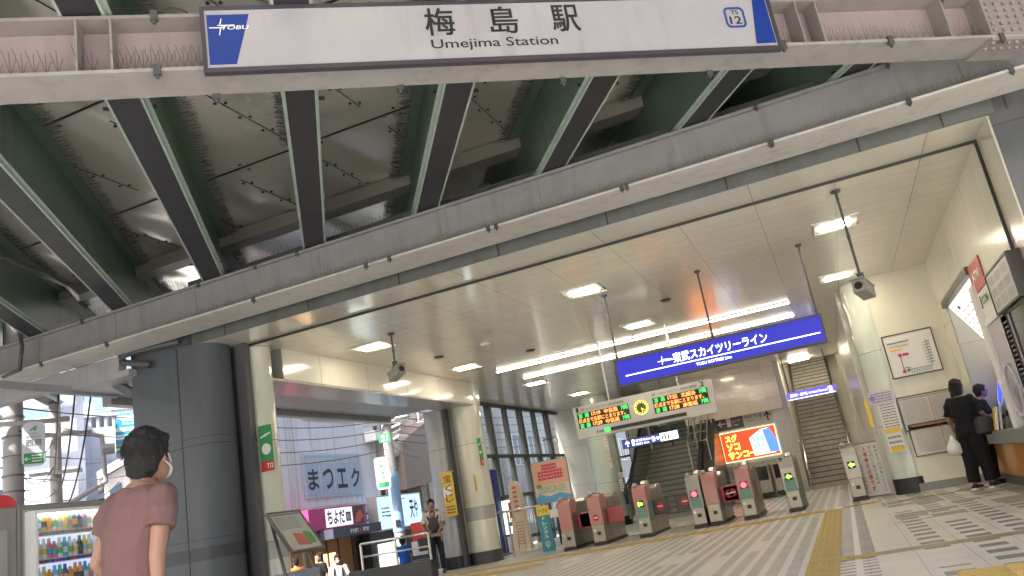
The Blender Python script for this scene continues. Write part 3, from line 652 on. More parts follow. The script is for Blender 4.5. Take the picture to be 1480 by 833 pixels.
# ------------------------------------------------------------------ station name sign (on the pale beam)
F = Fr(G(-.57, 5.43, 4.33), cV, zV); W, H = 4.61, .485
t = thing('station_name_sign', 'long white station name sign with blue ends hung on the pale beam', 'sign', F.p(W/2, H/2, -.05))
sign_w = mat('sign_face_white', (.33, .325, .36), .35, var=.10, coat=.2, grime=.28)
mb = MB(); F.rect(mb, 0, W, 0, H, -.035, 0); mb.build('face', sign_w, t)
mb = MB()
for q in ((-.03, 0, -.035, H+.03), (W, W+.03, -.035, H+.03), (0, W, -.035, 0), (0, W, H, H+.03)): F.rect(mb, *q, -.045, .012)
mb.build('frame', mat('sign_frame_dark', (.045, .04, .055), .4), t)
mb = MB(); F.poly(mb, [(.015, .03), (.20, .03), (.315, H-.04), (.015, H-.04)], .001, .004); mb.build('blue_end', mat('sign_blue', (.006, .032, .22), .4), t); mb = MB(); F.poly(mb, [(W-.20, .03), (W-.012, .03), (W-.012, H-.02), (W-.13, H-.02)], .001, .004); mb.build('blue_end', mat('sign_blue', (.006, .032, .22), .4), t)
mb = MB()
for i, ch in enumerate('梅島駅'): a = 1.615+.515*i; [F.text(mb, ch, a+dx_, a+.228+dx_, .208+dy_, .450+dy_, .004+.0002*q_, 0) for q_, (dx_, dy_) in enumerate(((0, 0), (.006, 0), (0, .005), (.006, .005), (.003, .003)))]
F.text(mb, 'Umejima Station', 1.64, 2.66, .07, .175, .004, .004)
F.text(mb, 'TS', 4.245, 4.315, .32, .36, .004, .01); F.text(mb, '12', 4.22, 4.33, .225, .30, .004, .015)
mb.build('lettering', ink, t)
mb = MB(); cx_, cy_, s_, th, rr_ = 4.275, .29, .095, .018, .035
def rr_pts(s_, r_):
    o = []
    for sx, sy, a0 in ((1, 1, 0), (-1, 1, 90), (-1, -1, 180), (1, -1, 270)):
        for k in range(6): a = R(a0+90*k/5); o.append((cx_+sx*(s_-r_)+r_*math.cos(a), cy_+sy*(s_*1.05-r_)+r_*math.sin(a)))
    return o
A_, B_ = rr_pts(s_, rr_+.01), rr_pts(s_-th, rr_-.005)
for i in range(len(A_)): j = (i+1) % len(A_); F.poly(mb, [A_[i], A_[j], B_[j], B_[i]], .001, .004)
mb.build('number_badge', mat('badge_blue', (.02, .06, .25), .4), t)
def logo(mb, F, a, b, s, d=.006):       # crossed strokes and the spaced word
    F.poly(mb, [(a, b+.40*s), (a+.55*s, b+.40*s), (a+.55*s, b+.44*s), (a, b+.44*s)], d, d+.001)
    F.poly(mb, [(a+.28*s, b+.50*s), (a+.9*s, b+.50*s), (a+.9*s, b+.53*s), (a+.28*s, b+.53*s)], d, d+.001)
    F.poly(mb, [(a+.36*s, b+.55*s), (a+.40*s, b+.55*s), (a+.45*s, b+.8*s), (a+.42*s, b+.8*s)], d, d+.001)
    F.poly(mb, [(a+.32*s, b+.1*s), (a+.35*s, b+.1*s), (a+.42*s, b+.42*s), (a+.38*s, b+.42*s)], d, d+.001)
    F.text(mb, 'TOBU', a+.38*s, a+1.35*s, b+.33*s, b+.50*s, d, .01, shear=.04*s)
mb = MB(); logo(mb, F, .03, .25, .20); mb.build('logo', white_p, t)
#NEXT
# ------------------------------------------------------------------ lamps of the hall
def emis(name, col, k): return mat(name, col, .4, var=0, emit=k)
lamp_m = emis('lamp_diffuser', (1, .87, .66), 19.)
lamp_t = emis('tube_white', (1, .89, .72), 6.5)
refl_m = mat('lamp_reflector', (.85, .85, .82), .35)
where = {(-7.22, 12.45): 'front left of the hall, beside the hanging camera', (-3.22, 12.45): 'front middle of the hall, above the rod of the blue line sign', (.7, 12.45): 'front right of the hall, behind the hanging box camera rod',
 (-7.22, 16.35): 'second on the left, over the street opening', (-3.22, 16.3): 'small looking one left of the middle rod of the blue sign', (.7, 16.3): 'next to the green column at right',
 (-7.25, 20.9): 'left side, beyond the two long tube rows', (-3.22, 20.9): 'hidden partly behind the blue line sign', (-7.3, 25.1): 'farthest at left, above the departure board', (-3.22, 25.1): 'farthest in the middle, behind the departure board'}
proto = None
for (x, y), tx in where.items():
    if proto is None:
        proto = thing('ceiling_light', 'square ceiling light, '+tx, 'ceiling light', (x, y, ZC), 0, 'square ceiling lights in the hall')
        mb = MB()
        for q in ((-.33, .33, -.33, -.30), (-.33, .33, .30, .33), (-.33, -.30, -.30, .30), (.30, .33, -.30, .30)): mb.box(q[0], q[1], q[2], q[3], -.012, -.001)
        mb.build('frame', steel, proto, local=True)
        mb = MB(); mb.box(-.30, .30, -.30, .30, -.006, -.002); mb.build('reflector', refl_m, proto, local=True)
        mb = MB(); mb.box(-.22, .22, -.14, .14, -.022, -.008); mb.build('tube', lamp_m, proto, local=True, bevel=.006)
    else: dup(proto, (x, y, ZC), 'square ceiling light, '+tx)
for i, (y, tx) in enumerate(((17.72, 'nearer long row of white tube lights across the ceiling above the blue sign'), (19.5, 'farther long row of white tube lights, just above the blue sign'))):
    t = thing('tube_light_row', tx, 'ceiling light', (-3.7, y, ZC), 0, 'long tube light rows')
    for a_, b_ in ((-7.05, -5.4), (-5.36, -3.7), (-3.66, -2.0), (-1.96, -.29)):
        mb = MB(); mb.box(a_, b_, y-.025, y+.025, ZC-.045, ZC-.02); mb.build('tube', lamp_t, t, bevel=.01)
    mb = MB(); mb.box(-7.08, -.26, y-.06, y+.06, ZC-.02, ZC-.001); mb.build('housing', white_p, t)
t = thing('ceiling_light', 'small ceiling light over the staircase', 'ceiling light', (-.6, 28.5, ZC)); mb = MB(); mb.box(-.95, -.3, 28.35, 28.65, ZC-.06, ZC-.0); mb.build('tube', lamp_m, t)
for zz, yy in ((6.2, 33.2), (8.1, 38.0)):  # two lamps added to brighten the stair hall
    t = thing('ceiling_light', 'added fill light on the sloping ceiling high above the staircase' if yy < 35 else 'farthest added fill light on the sloping ceiling above the staircase', 'ceiling light', (-.5, yy, zz-.7)); mb = MB(); mb.box(-.9, -.1, yy, yy+.25, zz-.7, zz-.62); mb.build('tube', lamp_m, t)
# second-row lamp over the stair foot
mb = MB(); mb.box(-1.45, .8, 28.0, 29.6, ZC+.13, ZC+.2); struct(mb.build('stair_head_ceiling', ceil_m))
for i, (x, y, tx) in enumerate(((-5.9, 14.5, 'small round ceiling detector, cream, left of the middle of the ceiling'), (-2.3, 14.6, 'small dark round ceiling speaker right of the middle light'), (-7.0, 14.6, 'small dark ceiling speaker near the bulkhead'), (-5.6, 16.2, 'small dark ceiling speaker before the tube rows'))):
    mb = MB(); mb.cyl(x, y, ZC-.03, ZC-.001, .1 if i == 0 else .075, 20, .11); tag(mb.build('ceiling_detector', paper if i == 0 else dgrey, smooth='auto'), tx, 'detector')
# hanging cameras
def hang_cam(label, x, y, zb, rz, box=(.16, .32, .15)):
    t = thing('surveillance_camera', label, 'camera', (x, y, zb)); L = ZC-zb
    mb = MB(); mb.cyl(0, 0, 0.1, L-.02, .017, 10); mb.cyl(0, 0, L-.03, L-.001, .06, 16); mb.cyl(0, 0, L*.5-.03, L*.5+.03, .022, 10); mb.build('pole', dgrey, t, smooth='auto', local=True)
    mb = MB(); mb.cyl(0, 0, .02, .14, .045, 14); mb.box(-.04, .04, -.05, .05, 0, .05); mb.build('bracket', dgrey, t, smooth='auto', local=True)
    h = MB(); h.box(-box[0]/2, box[0]/2, -box[1]/2, box[1]/2, -box[2], 0); h.box(-box[0]/2-.01, box[0]/2+.01, -box[1]/2-.05, box[1]/2+.01, 0.001, .014); o = h.build('housing', mat('camera_housing', (.30, .30, .27), .4), t, local=True, bevel=.012)
    o.rotation_euler = (R(-14), 0, rz); l = MB(); l.tube([(0, -box[1]/2-.012, -box[2]/2), (0, -box[1]/2+.01, -box[2]/2)], .05, 16); l.build('lens', black, o, local=True, smooth='auto'); return t
q = P(1242, 412, 'Y', 10.75); hang_cam('box camera on a long pole hanging before the green column', .72, 10.75, q.z, R(-20))
q = P(570, 535, 'Y', 11.87); hang_cam('light grey camera on a short pole hanging before the bulkhead', -6.51, 11.87, q.z, R(60), (.15, .34, .14))
q = P(803, 637, 'Y', 23); t = thing('surveillance_camera', 'small dome camera on the window wall left of the departure board', 'camera', q)
mb = MB(); mb.ell(q, (.09, .09, .1)); mb.build('dome', paper, t, smooth=True); mb = MB(); mb.tube([q+Vector((-.5, .3, .1)), q+Vector((0, 0, .09))], .02, 8); mb.build('bracket', dgrey, t)
# ------------------------------------------------------------------ blue line sign
def rect_from(tl, br, ax, v, r):
    A, B = P(*tl, ax, v), P(*br, ax, v); r = Vector(r); W = (B-A).dot(r); H = A.z-B.z
    return Fr(A-zV*H, r, zV), W, H
XR_ = Vector((1, 0, 0)); YR_ = Vector((0, -1, 0))
F = Fr((-3.07, 13, 2.585), XR_, zV); W, H = 3.23, .39
t = signboard('line_sign', 'blue lit hanging sign with white Japanese lettering above the ticket gates', 'sign', F, W, H, emis('sign_lit_blue', (.010, .012, .26), .5), mat('sign_case', (.06, .055, .09), .4), t=.14, fw=.025)
mb = MB(); lit_w = emis('lit_white', (.85, .9, .95), 1.2)
F.rect(mb, .12, W-.05, .125, .14, .002); F.text(mb, '東武スカイツリーライン', .93, 2.42, .165, .325, .005, .014); F.text(mb, 'TOBU SKYTREE Line', 1.27, 1.83, .045, .09, .005, .012); logo(mb, F, .68, .16, .19)
mb.build('lettering', lit_w, t)
for x in (-3.05, -1.46, .14):
    mb = MB(); mb.cyl(x, 13.06, 2.97, ZC-.01, .016, 8); mb.cyl(x, 13.06, ZC-.03, ZC-.002, .05, 14); mb.cyl(x, 13.06, 3.0, 3.1, .026, 10); mb.build('rod', dgrey, t, smooth='auto')
# ------------------------------------------------------------------ departure board
F = Fr((-5.1, 16.8, 2.13), XR_, zV); W, H = 2.97, .68
case_m = mat('board_case', (.60, .60, .55), .35)
t = signboard('departure_board', 'pale departure board with orange and green LED rows and round clock', 'board', F, W, H, case_m, None, t=.2)
led_o, led_g = emis('led_orange', (1, .28, .05), 1.1), emis('led_green', (.05, .75, .12), .6)
mb = MB(); F.rect(mb, .07, 1.21, .21, .53, .001); F.rect(mb, 1.73, 2.87, .21, .53, .001); F.rect(mb, .72, 2.36, .05, .12, .001, .05); mb.build('screen', mat('screen_black', (.02, .018, .016), .3), t)
mo, mg_, mk = MB(), MB(), MB()
for a, t1, d1, t2, d2, no in ((.07, '17:19', '中目黒', '17:29', '中目黒', '1'), (1.73, '17:22', '北越谷', '17:28', '南栗橋', '2')):
    for b0, tm, ds in ((.43, t1, d1), (.22, t2, d2)):
        F.text(mg_, '普', a+.03, a+.12, b0, b0+.09, .006, .02); F.text(mg_, '通', a+.17, a+.26, b0, b0+.09, .006, .02); F.text(mo, tm, a+.32, a+.52, b0+.01, b0+.085, .006, .02); F.text(mo, ds, a+.60, a+.90, b0, b0+.09, .006, .01); F.text(mg_, '7両', a+.97, a+1.12, b0, b0+.09, .006, .02)
    F.text(mo, '終点まで各駅にとまります。', a+.02, a+1.05, .325, .415, .006, .01)
    F.text(mk, no, a+(.0 if no == '1' else 1.02), a+(.05 if no == '1' else 1.10), .56, .66, .004, .02)
    F.text(mk, '浅草・とうきょうスカイツリー 方面 日比谷線直通', a+(.1 if no == '1' else 0), a+(1.05 if no == '1' else .95), .575, .625, .004, 0)
F.rect(mg_, .62, .75, .045, .125, .052)
F.text(mk, '運行情報', .42, .6, .06, .11, .004, 0)
mo.build('orange_text', led_o, t); mg_.build('green_text', led_g, t); mk.build('lettering', ink, t)
mb = MB(); F.disc(mb, 1.47, .39, .15, .001, .012, 32); clk = mb.build('clock', mat('clock_face', (.10, .10, .02), .4), t)
mb = MB()
for k in range(12): a = 2*math.pi*k/12; F.disc(mb, 1.47+.115*math.cos(a), .39+.115*math.sin(a), .018, .013, .016, 8)
F.poly(mb, [(1.465, .385), (1.475, .385), (1.55, .33), (1.545, .325)], .016, .018); F.poly(mb, [(1.465, .385), (1.475, .395), (1.50, .30), (1.49, .30)], .018, .02); F.ring(mb, 1.47, .39, .15, .012, .013, .018)
mb.build('numerals', emis('clock_marks', (.75, .75, .12), .9), clk)
for x in (-4.3, -2.8): mb = MB(); mb.cyl(x, 16.9, 2.8, ZC, .02, 8); mb.build('rod', steel, t)
# ------------------------------------------------------------------ arrow sign behind, advert, sign above it
F, W, H = rect_from((900, 637), (982, 636), 'Y', 22, XR_); H = .30; F = Fr(F.o*1+zV*(-.02), XR_, zV)
A = P(901, 649, 'Y', 22); F = Fr(A, XR_, zV); W = (P(982, 636, 'Y', 22)-A).x; H = P(900, 637, 'Y', 22).z-A.z
t = signboard('direction_sign', 'hanging navy sign with up arrow to platform 1 and white toilet end', 'sign', F, W, H, emis('sign_navy', (.02, .03, .14), .6), black, .1, .01)
mb = MB(); F.rect(mb, W*.68, W-.005, .005, H-.005, .001); mb.build('white_panel', emis('sign_pale_lit', (.7, .78, .68), .9), t)
def arrow(mb, F, a, b, s, dr, d):
    q = {'up': 0, 'right': -90, 'left': 90}[dr]; c_, s_ = math.cos(R(q)), math.sin(R(q)); f = lambda x, y: (a+(x*c_-y*s_)*s, b+(x*s_+y*c_)*s)
    F.poly(mb, [f(-.07, -.5), f(.07, -.5), f(.07, .4), f(-.07, .4)], d, d+.001)
    F.poly(mb, [f(-.38, .05), f(-.28, -.05), f(.06, .34), f(0, .5)], d+.0015, d+.0025); F.poly(mb, [f(.38, .05), f(.28, -.05), f(-.06, .34), f(0, .5)], d+.003, d+.004)
mb = MB(); arrow(mb, F, .14, H/2, H*.75, 'up', .004); F.text(mb, '1', .27, .34, .03, H-.03, .004, .02); F.text(mb, 'のりば Platform', .38, W*.52, H*.5, H*.85, .004, 0); F.text(mb, '出口 Exit', .38, W*.48, H*.12, H*.4, .004, 0); arrow(mb, F, W*.63, H/2, H*.6, 'right', .004)
for q in (.54, .57): F.rect(mb, W*q, W*q+.02, H*.2, H*.8, .004)
mb.build('lettering', lit_w, t)
mb = MB(); arrow(mb, F, W*.93, H/2, H*.5, 'right', .005)
for q in (.72, .77, .83): F.disc(mb, W*q, H*.72, .025, .005, .006, 10); F.rect(mb, W*q-.025, W*q+.025, H*.2, H*.6, .005)
mb.build('pictogram', ink_grey, t)
for x in (.2, W-.2): mb = MB(); o = F.p(x, H, -.05); mb.tube([o, (o.x, o.y, ZC)], .015, 8); mb.build('rod', dgrey, t)
YA = 27.98
A = P(1050, 669, 'Y', YA); F = Fr(A, XR_, zV); W = (P(1128, 654, 'Y', YA)-A).x; H = P(1040, 629, 'Y', YA).z-A.z
t = signboard('advertisement', 'lit red advertisement with yellow katakana and a white building', 'advertisement', F, W, H, emis('advert_red', (.80, .04, .012), .75), emis('advert_cream', (.9, .75, .45), .5), .06, .035)
mb = MB(); adv_y = emis('advert_yellow', (1, .62, .08), 1.4)
F.text(mb, 'スグ', .12, .52, H*.66, H*.92, .006, .05); F.text(mb, 'ソコ', .12, .55, H*.36, H*.62, .006, .05); F.text(mb, 'サンコー', .12, 1.02, H*.06, H*.32, .006, .05); mb.build('lettering', adv_y, t)
mb = MB(); F.poly(mb, [(.95, .06), (.9, H*.7), (1.3, H*.93), (1.55, H*.95), (1.62, .06)], .002, .004); mb.build('pictured_building', emis('advert_white', (.65, .78, .82), 1.1), t)
mb = MB(); F.poly(mb, [(1.45, .08), (1.35, H*.9), (1.58, H*.95), (1.82, .25), (1.80, .08)], .0045, .006); mb.build('pictured_glass', emis('advert_blue', (.06, .16, .42), .8), t)
mb = MB()
for i in range(2):
    for j in range(3): F.rect(mb, .98+.13*j, 1.08+.13*j, H*(.3+.25*i), H*(.48+.25*i), .0045)
mb.build('pictured_window', emis('advert_teal', (.2, .5, .65), .8), t)
A = P(1036, 625, 'Y', YA); F = Fr(A, XR_, zV); W = (P(1119, 609, 'Y', YA)-A).x; H = P(1032.5, 606, 'Y', YA).z-A.z
t = signboard('wall_sign', 'half dark half white direction sign above the red advertisement', 'sign', F, W, H, mat('sign_dark_violet', (.07, .06, .09), .4), None, .05)
mb = MB(); F.rect(mb, W*.49, W, 0, H, .001); mb.build('white_panel', mat('sign_grey_white', (.55, .55, .50), .4), t)
mb = MB(); arrow(mb, F, .2, H*.5, H*.6, 'left', .004); F.rect(mb, .38, .52, H*.2, H*.8, .004); F.text(mb, 'エレベーター', .55, W*.46, H*.45, H*.72, .004, .01); F.text(mb, 'Elevator', .6, W*.4, H*.2, H*.35, .004, 0); mb.build('lettering', white_p, t)
mb = MB(); F.text(mb, '西新井', W*.53, W*.66, H*.55, H*.75, .005, 0); F.text(mb, '竹ノ塚', W*.7, W*.82, H*.5, H*.75, .005, .01); F.text(mb, 'Nishiarai', W*.55, W*.68, H*.3, H*.42, .005); arrow(mb, F, W*.91, H*.5, H*.7, 'up', .005); mb.build('dark_lettering', ink, t)
A = P(1139, 580, 'Y', 27); F = Fr(A, XR_, zV); W = (P(1210, 569, 'Y', 27)-A).x; H = P(1137, 569, 'Y', 27).z-A.z
t = signboard('platform_sign', 'small violet blue lit sign with number 2 in front of the staircase', 'sign', F, W, H, emis('sign_violet', (.05, .04, .42), 1.2), None, .1)
mb = MB(); F.text(mb, '西新井・北千住', .1, .62, H*.35, H*.75, .004, .01); F.text(mb, 'for Nishiarai, Takenotsuka', .66, 1.22, H*.35, H*.7, .004); F.rect(mb, 1.27, 1.36, H*.48, H*.56, .004); F.text(mb, '2', W-.22, W-.08, H*.12, H*.88, .004, .03); F.rect(mb, .02, W-.02, .003, .02, .004); mb.build('lettering', lit_w, t)
for x in (.1, W-.1): mb = MB(); o = F.p(x, H, -.05); mb.tube([o, (o.x, o.y, ZC)], .014, 8); mb.build('rod', dgrey, t)
# things under the advert
def poster(label, tl, br, ax, v, r, m, marks=None, name='poster', cat='poster', n=7, seed=1, frame=None, t=.012, group=None, mk=None):
    F, W, H = rect_from(tl, br, ax, v, r); o = signboard(name, label, cat, F, W, H, m, frame, t, .02, group)
    if n: mb = MB(); F.lines(mb, W*.1, W*.9, H*.08, H*.85, n, .004, .4, seed); mb.build('print', mk or ink_grey, o)
    return o, F, W, H
o, F, W, H = poster('white no smoking notice below the red advertisement', (1076, 676), (1094, 698), 'Y', YA, XR_, paper, n=0)
mb = MB(); F.ring(mb, W/2, H*.6, W*.3, .04, .004, .006); F.poly(mb, [(W*.3, H*.72), (W*.34, H*.76), (W*.7, H*.48), (W*.66, H*.44)], .0065, .008); mb.build('print', red_ink, o)
poster('yellow vertical strip beside the no smoking notice', (1096, 674), (1102, 693), 'Y', YA, XR_, yellow_p, n=4, name='notice', cat='notice')
poster('white and yellow notice below the red advertisement', (1104, 670), (1124, 685), 'Y', YA, XR_, mat('notice_cream', (.7, .62, .35), .5), n=3, seed=4)
poster('small white notice left of the red advertisement', (1034, 660), (1041, 671), 'Y', YA, XR_, paper, n=3, seed=5)
poster('small white notice right of the red advertisement', (1133, 640), (1138, 655), 'Y', YA, XR_, paper, n=3, seed=6)
for tx, x0, x1 in (('dark glass cabinet front at left below the advertisement', -3.05, -2.35), ('dark glass cabinet front at right below the advertisement', -2.25, -1.6)):
    t = thing('display_cabinet', tx, 'cabinet', ((x0+x1)/2, 27.8, .0)); mb = MB(); mb.box(x0, x1, 27.6, 27.97, 0, 1.0); mb.build('body', mat('cabinet_cream', (.5, .48, .42), .4), t, bevel=.01)
    mb = MB(); mb.box(x0+.05, x1-.05, 27.585, 27.602, .5, .93); mb.build('glass_front', mat('dark_glass', (.02, .02, .022), .1), t); mb = MB(); mb.box(x0, x1, 27.59, 27.603, .0, .12); mb.build('plinth', black, t)
# vertical notice on the round column behind, locker words
o, F, W, H = poster('white vertical sign with red katakana on the pale column behind the gates', (872, 632), (886, 677), 'Y', 26.28, XR_, paper, n=0, name='locker_sign', cat='sign')
mb = MB(); F.vtext(mb, 'コインロッカー', W*.15, W*.85, H*.02, H*.98, .005, .02); mb.build('lettering', mat('sign_red_brown', (.40, .10, .08), .5), o)
poster('small white notice box on the column behind the gates', (893, 684), (902, 690), 'Y', 26.2, XR_, paper, n=2)
poster('small cream notice low on the column behind the gates', (894, 693), (903, 709), 'Y', 26.2, XR_, paper, n=4, seed=3)

# ------------------------------------------------------------------ ticket gates
def gate(x, label, front, flap=None, noentry=False, ind=None, flap_side=(1,), teal=False, hood=True):
    z0 = fz(x); t = thing('ticket_gate', label, 'ticket gate', (x, 17.6, z0), 0, 'ticket gates across the hall'); wd = .14
    prof = [(0, .0), (0, .80), (.03, .93), (.12, 1.0), (.42, 1.0), (.52, .93), (1.2, .93), (1.32, 1.0), (1.62, 1.0), (1.74, .9), (1.8, .75), (1.8, .0)]
    mb = MB(); mb.prism([(-wd, y, z+.06) for y, z in prof], (2*wd, 0, 0)); mb.build('body', steel_b, t, local=True, bevel=.025)
    mb = MB(); mb.box(-wd-.01, wd+.01, -.01, 1.81, -.02, .06); mb.build('plinth', black, t, local=True)
    mb = MB(); mb.prism([(-wd-.005, y, z+.06) for y, z in [(-.012, .36), (-.012, .80), (.02, .945), (.12, 1.015), (.42, 1.015), (.5, .95), (.5, .72), (.1, .68), (.1, .36)]], (2*wd+.01, 0, 0)); mb.build('front_panel', front, t, local=True, bevel=.015)
    if teal: mb = MB(); mb.box(wd+.001, wd+.012, .12, .42, .36, .74); mb.box(-wd+.03, wd-.03, -.022, -.013, .40, .66); mb.build('teal_panel', mat('teal_panel', (.16, .30, .25), .4), t, local=True)
    mb = MB(); mb.box(-.03, .05, -.022, -.012, .22, .29); mb.build('slot', black, t, local=True)
    mb = MB(); mb.box(-.11, -.04, .04, .20, 1.075, 1.10); mb.ell((-.08, .12, 1.11), (.045, .06, .03)); mb.ell((.07, .34, 1.09), (.04, .06, .035)); mb.box(.03, .1, .45, .6, 1.0, 1.06); mb.build('card_reader', mat('reader_grey', (.45, .45, .5), .3), t, local=True, smooth='auto')
    mb = MB(); mb.prism([(.02, .25, 1.0), (.02, .25, 1.10), (.02, .35, 1.16), (.02, .62, 1.16), (.02, .72, 1.04), (.02, .72, .98)], (.1, 0, 0)) if hood else mb.box(-.1, -.08, .1, .5, 1.07, 1.12)
    mb.build('top_guard', steel if hood else chrome, t, local=True, bevel=.01)
    mb = MB(); mb.box(-wd+.01, -wd+.035, .02, .5, 1.075, 1.095); mb.build('trim', mat('brass_trim', (.5, .38, .15), .4), t, local=True)
    mb = MB()
    for yy in (.56, 1.18): mb.box(wd+.0005, wd+.002, yy, yy+.006, .08, .92); mb.box(-wd-.002, -wd-.0005, yy, yy+.006, .08, .92)
    mb.box(wd+.0005, wd+.002, .02, 1.78, .335, .34); mb.build('panel_gap', black, t, local=True)
    mb = MB(); mb.box(wd+.001, wd+.003, .66, .74, .60, .72); mb.box(-.10, -.05, -.0165, -.0145, .30, .35); mb.build('sticker', yellow_p if int(x*10) % 2 else paper, t, local=True)
    mb = MB(); mb.box(-.02, .10, .14, .24, 1.077, 1.09); mb.build('card_screen', mat('card_screen', (.05, .10, .25), .15), t, local=True)
    if ind:
        c, kind = ind; mb = MB(); mb.box(-.075, .065, -.03, -.014, .62, .76); mb.build('indicator_box', black, t, local=True)
        Fq = Fr((-.075, -.031, .62), XR_, zV); mb = MB()
        if kind == 'left': Fq.poly(mb, [(.015, .07), (.07, .125), (.07, .09), (.125, .09), (.125, .05), (.07, .05), (.07, .015)], .001, .003)
        elif kind == 'x': Fq.disc(mb, .07, .07, .055, .001, .003)
        else: Fq.rect(mb, .02, .05, .02, .12, .001); Fq.ring(mb, .09, .07, .035, .015, .001, .003)
        mb.build('indicator', c, t, local=True)
    if flap is flap_p: mb = MB(); mb.box(wd+.001, wd+.016, .62, 1.05, .42, .74); mb.build('side_panel', flap, t, local=True, bevel=.005)
    if flap:
        for sx in flap_side:
            mb = MB(); a = sx*wd; mb.box(a, a+sx*.37, .42, .46, .40, .73); fo = mb.build('flap', flap, t, local=True, bevel=.02)
            if noentry:
                Fq = Fr((a+sx*.17, .418, .57), XR_, zV); m1 = MB(); Fq.disc(m1, 0, 0, .085, .001, .004); m1.build('stop_disc', red_ink, fo, local=True)
                m1 = MB(); Fq.rect(m1, -.055, .055, -.012, .018, .005); m1.build('stop_bar', white_p, fo, local=True)
    return t
flap_d = mat('dark_flap', (.06, .055, .055), .3); flap_p = mat('pink_flap', (.50, .10, .12), .35)
g_led = emis('indicator_green', (.25, 1, .05), 2.2); r_led = emis('indicator_red', (1, .03, .04), 3.5)
gate(-5.98, 'leftmost ticket gate with pink front and pink flap', pink_m, flap_p, hood=False)
o = gate(-5.28, 'second ticket gate from the left, pink front with red no entry disc', pink_m, flap_p, hood=False, flap_side=(1, -1))
Fq = Fr((0, -.014, .58), XR_, zV); m1 = MB(); Fq.disc(m1, 0, 0, .07, .001, .004); s_ = m1.build('stop_disc', red_ink, o, local=True); m1 = MB(); Fq.rect(m1, -.045, .045, -.01, .015, .005); m1.build('stop_bar', white_p, s_, local=True)
gate(-4.25, 'third ticket gate from the left with green lit symbol and dark flap', pink_m, flap_d, True, (g_led, 'ic'), (1,), True)
gate(-3.08, 'fourth ticket gate from the left with red lit symbol and dark and pink flaps', mat('gate_front_grey', (.40, .40, .36), .35), flap_d, True, (r_led, 'x'), (-1,), True)
o = gate(-2.75, 'pink backed gate half joined to the fourth gate, pink no entry flap', pink_m, flap_p, True, None, (1,))
gate(-2.05, 'ticket gate with pink front and red lit symbol, right of the pink flaps', pink_m, flap_p, True, (r_led, 'x'), (-1,), True)
gate(-1.15, 'steel ticket gate with green arrow beside the wide passage', mat('gate_front_steel', (.42, .40, .36), .35, .5), None, False, (g_led, 'left'), (1,), True)
gate(.06, 'slim steel ticket gate with green arrow next to the white standing notice', MATS['gate_front_steel'], None, False, (g_led, 'left'), (1,), False, hood=False)
# white standing notice right of the last gate
A = P(1252, 722, 'Y', 18.0); F = Fr(P(1251, 719, 'Y', 18.0), XR_, zV); W = .50; H = 1.02
t = signboard('standing_notice', 'white standing notice with vertical red and black writing by the last gate', 'sign', F, W, H, paper, dgrey, .03, .012)
mb = MB(); F.vtext(mb, '入場券が必要です', W*.33, W*.48, H*.08, H*.95, .006, .02); mb.build('red_lettering', red_ink, t)
mb = MB(); F.vtext(mb, '改札内に入場する際は', W*.56, W*.68, H*.2, H*.95, .006, .01); F.vtext(mb, '券売機でお求めください', W*.77, W*.89, H*.05, H*.95, .006, .01); F.vtext(mb, '東武鉄道梅島駅長', W*.1, W*.2, H*.05, H*.6, .006, 0); mb.build('lettering', ink_grey, t)

# ------------------------------------------------------------------ framed maps
o, F, W, H = poster('square framed route map with red and green line, highest on the map wall', (1275, 489), (1362, 533), 'Y', 17.06, XR_, paper, n=0, frame=mat('map_frame_brown', (.09, .06, .045), .4), t=.03, name='route_map', cat='map')
F.o = P(1292, 553, 'Y', 17.06); 
mb = MB(); F.lines(mb, W*.08, W*.5, H*.88, H*.93, 1, .005, .5, 3); F.rect(mb, W*.42, W*.44, H*.2, H*.22, .006)
for i in range(9): F.rect(mb, W*(.42+.05*i), W*(.435+.05*i), H*.13, H*.2, .005)
F.rect(mb, W*.38, W*.86, H*.215, H*.235, .005)
for i in range(8): F.rect(mb, W*.78, W*.86, H*(.3+.07*i), H*(.315+.07*i), .005); F.rect(mb, W*.87, W*.93, H*(.3+.07*i), H*(.33+.07*i), .005)
F.rect(mb, W*.855, W*.87, H*.22, H*.86, .005); mb.build('grey_line', mat('print_green_grey', (.30, .34, .30), .5), o)
mb = MB(); F.rect(mb, W*.27, W*.29, H*.22, H*.58, .005); F.disc(mb, W*.28, H*.6, .035, .005, .007); F.disc(mb, W*.28, H*.2, .035, .005, .007); F.rect(mb, W*.33, W*.46, H*.57, H*.63, .005); mb.build('red_line', mat('print_crimson', (.60, .05, .12), .5), o)
mb = MB(); F.disc(mb, W*.37, H*.215, .03, .008, .01); F.rect(mb, W*.3, W*.42, H*.27, H*.29, .005); F.lines(mb, W*.08, W*.55, H*.9, H*.94, 1, .0075, .5, 6); mb.build('green_print', mat('print_green', (.06, .32, .12), .5), o)
mb = MB(); F.rect(mb, W*.1, W*.36, H*.72, H*.76, .005); mb.build('yellow_print', yellow_p, o)
mb = MB(); F.rect(mb, W*.1, W*.5, H*.81, H*.84, .005); mb.build('pink_print', mat('print_pink', (.70, .35, .38), .5), o)
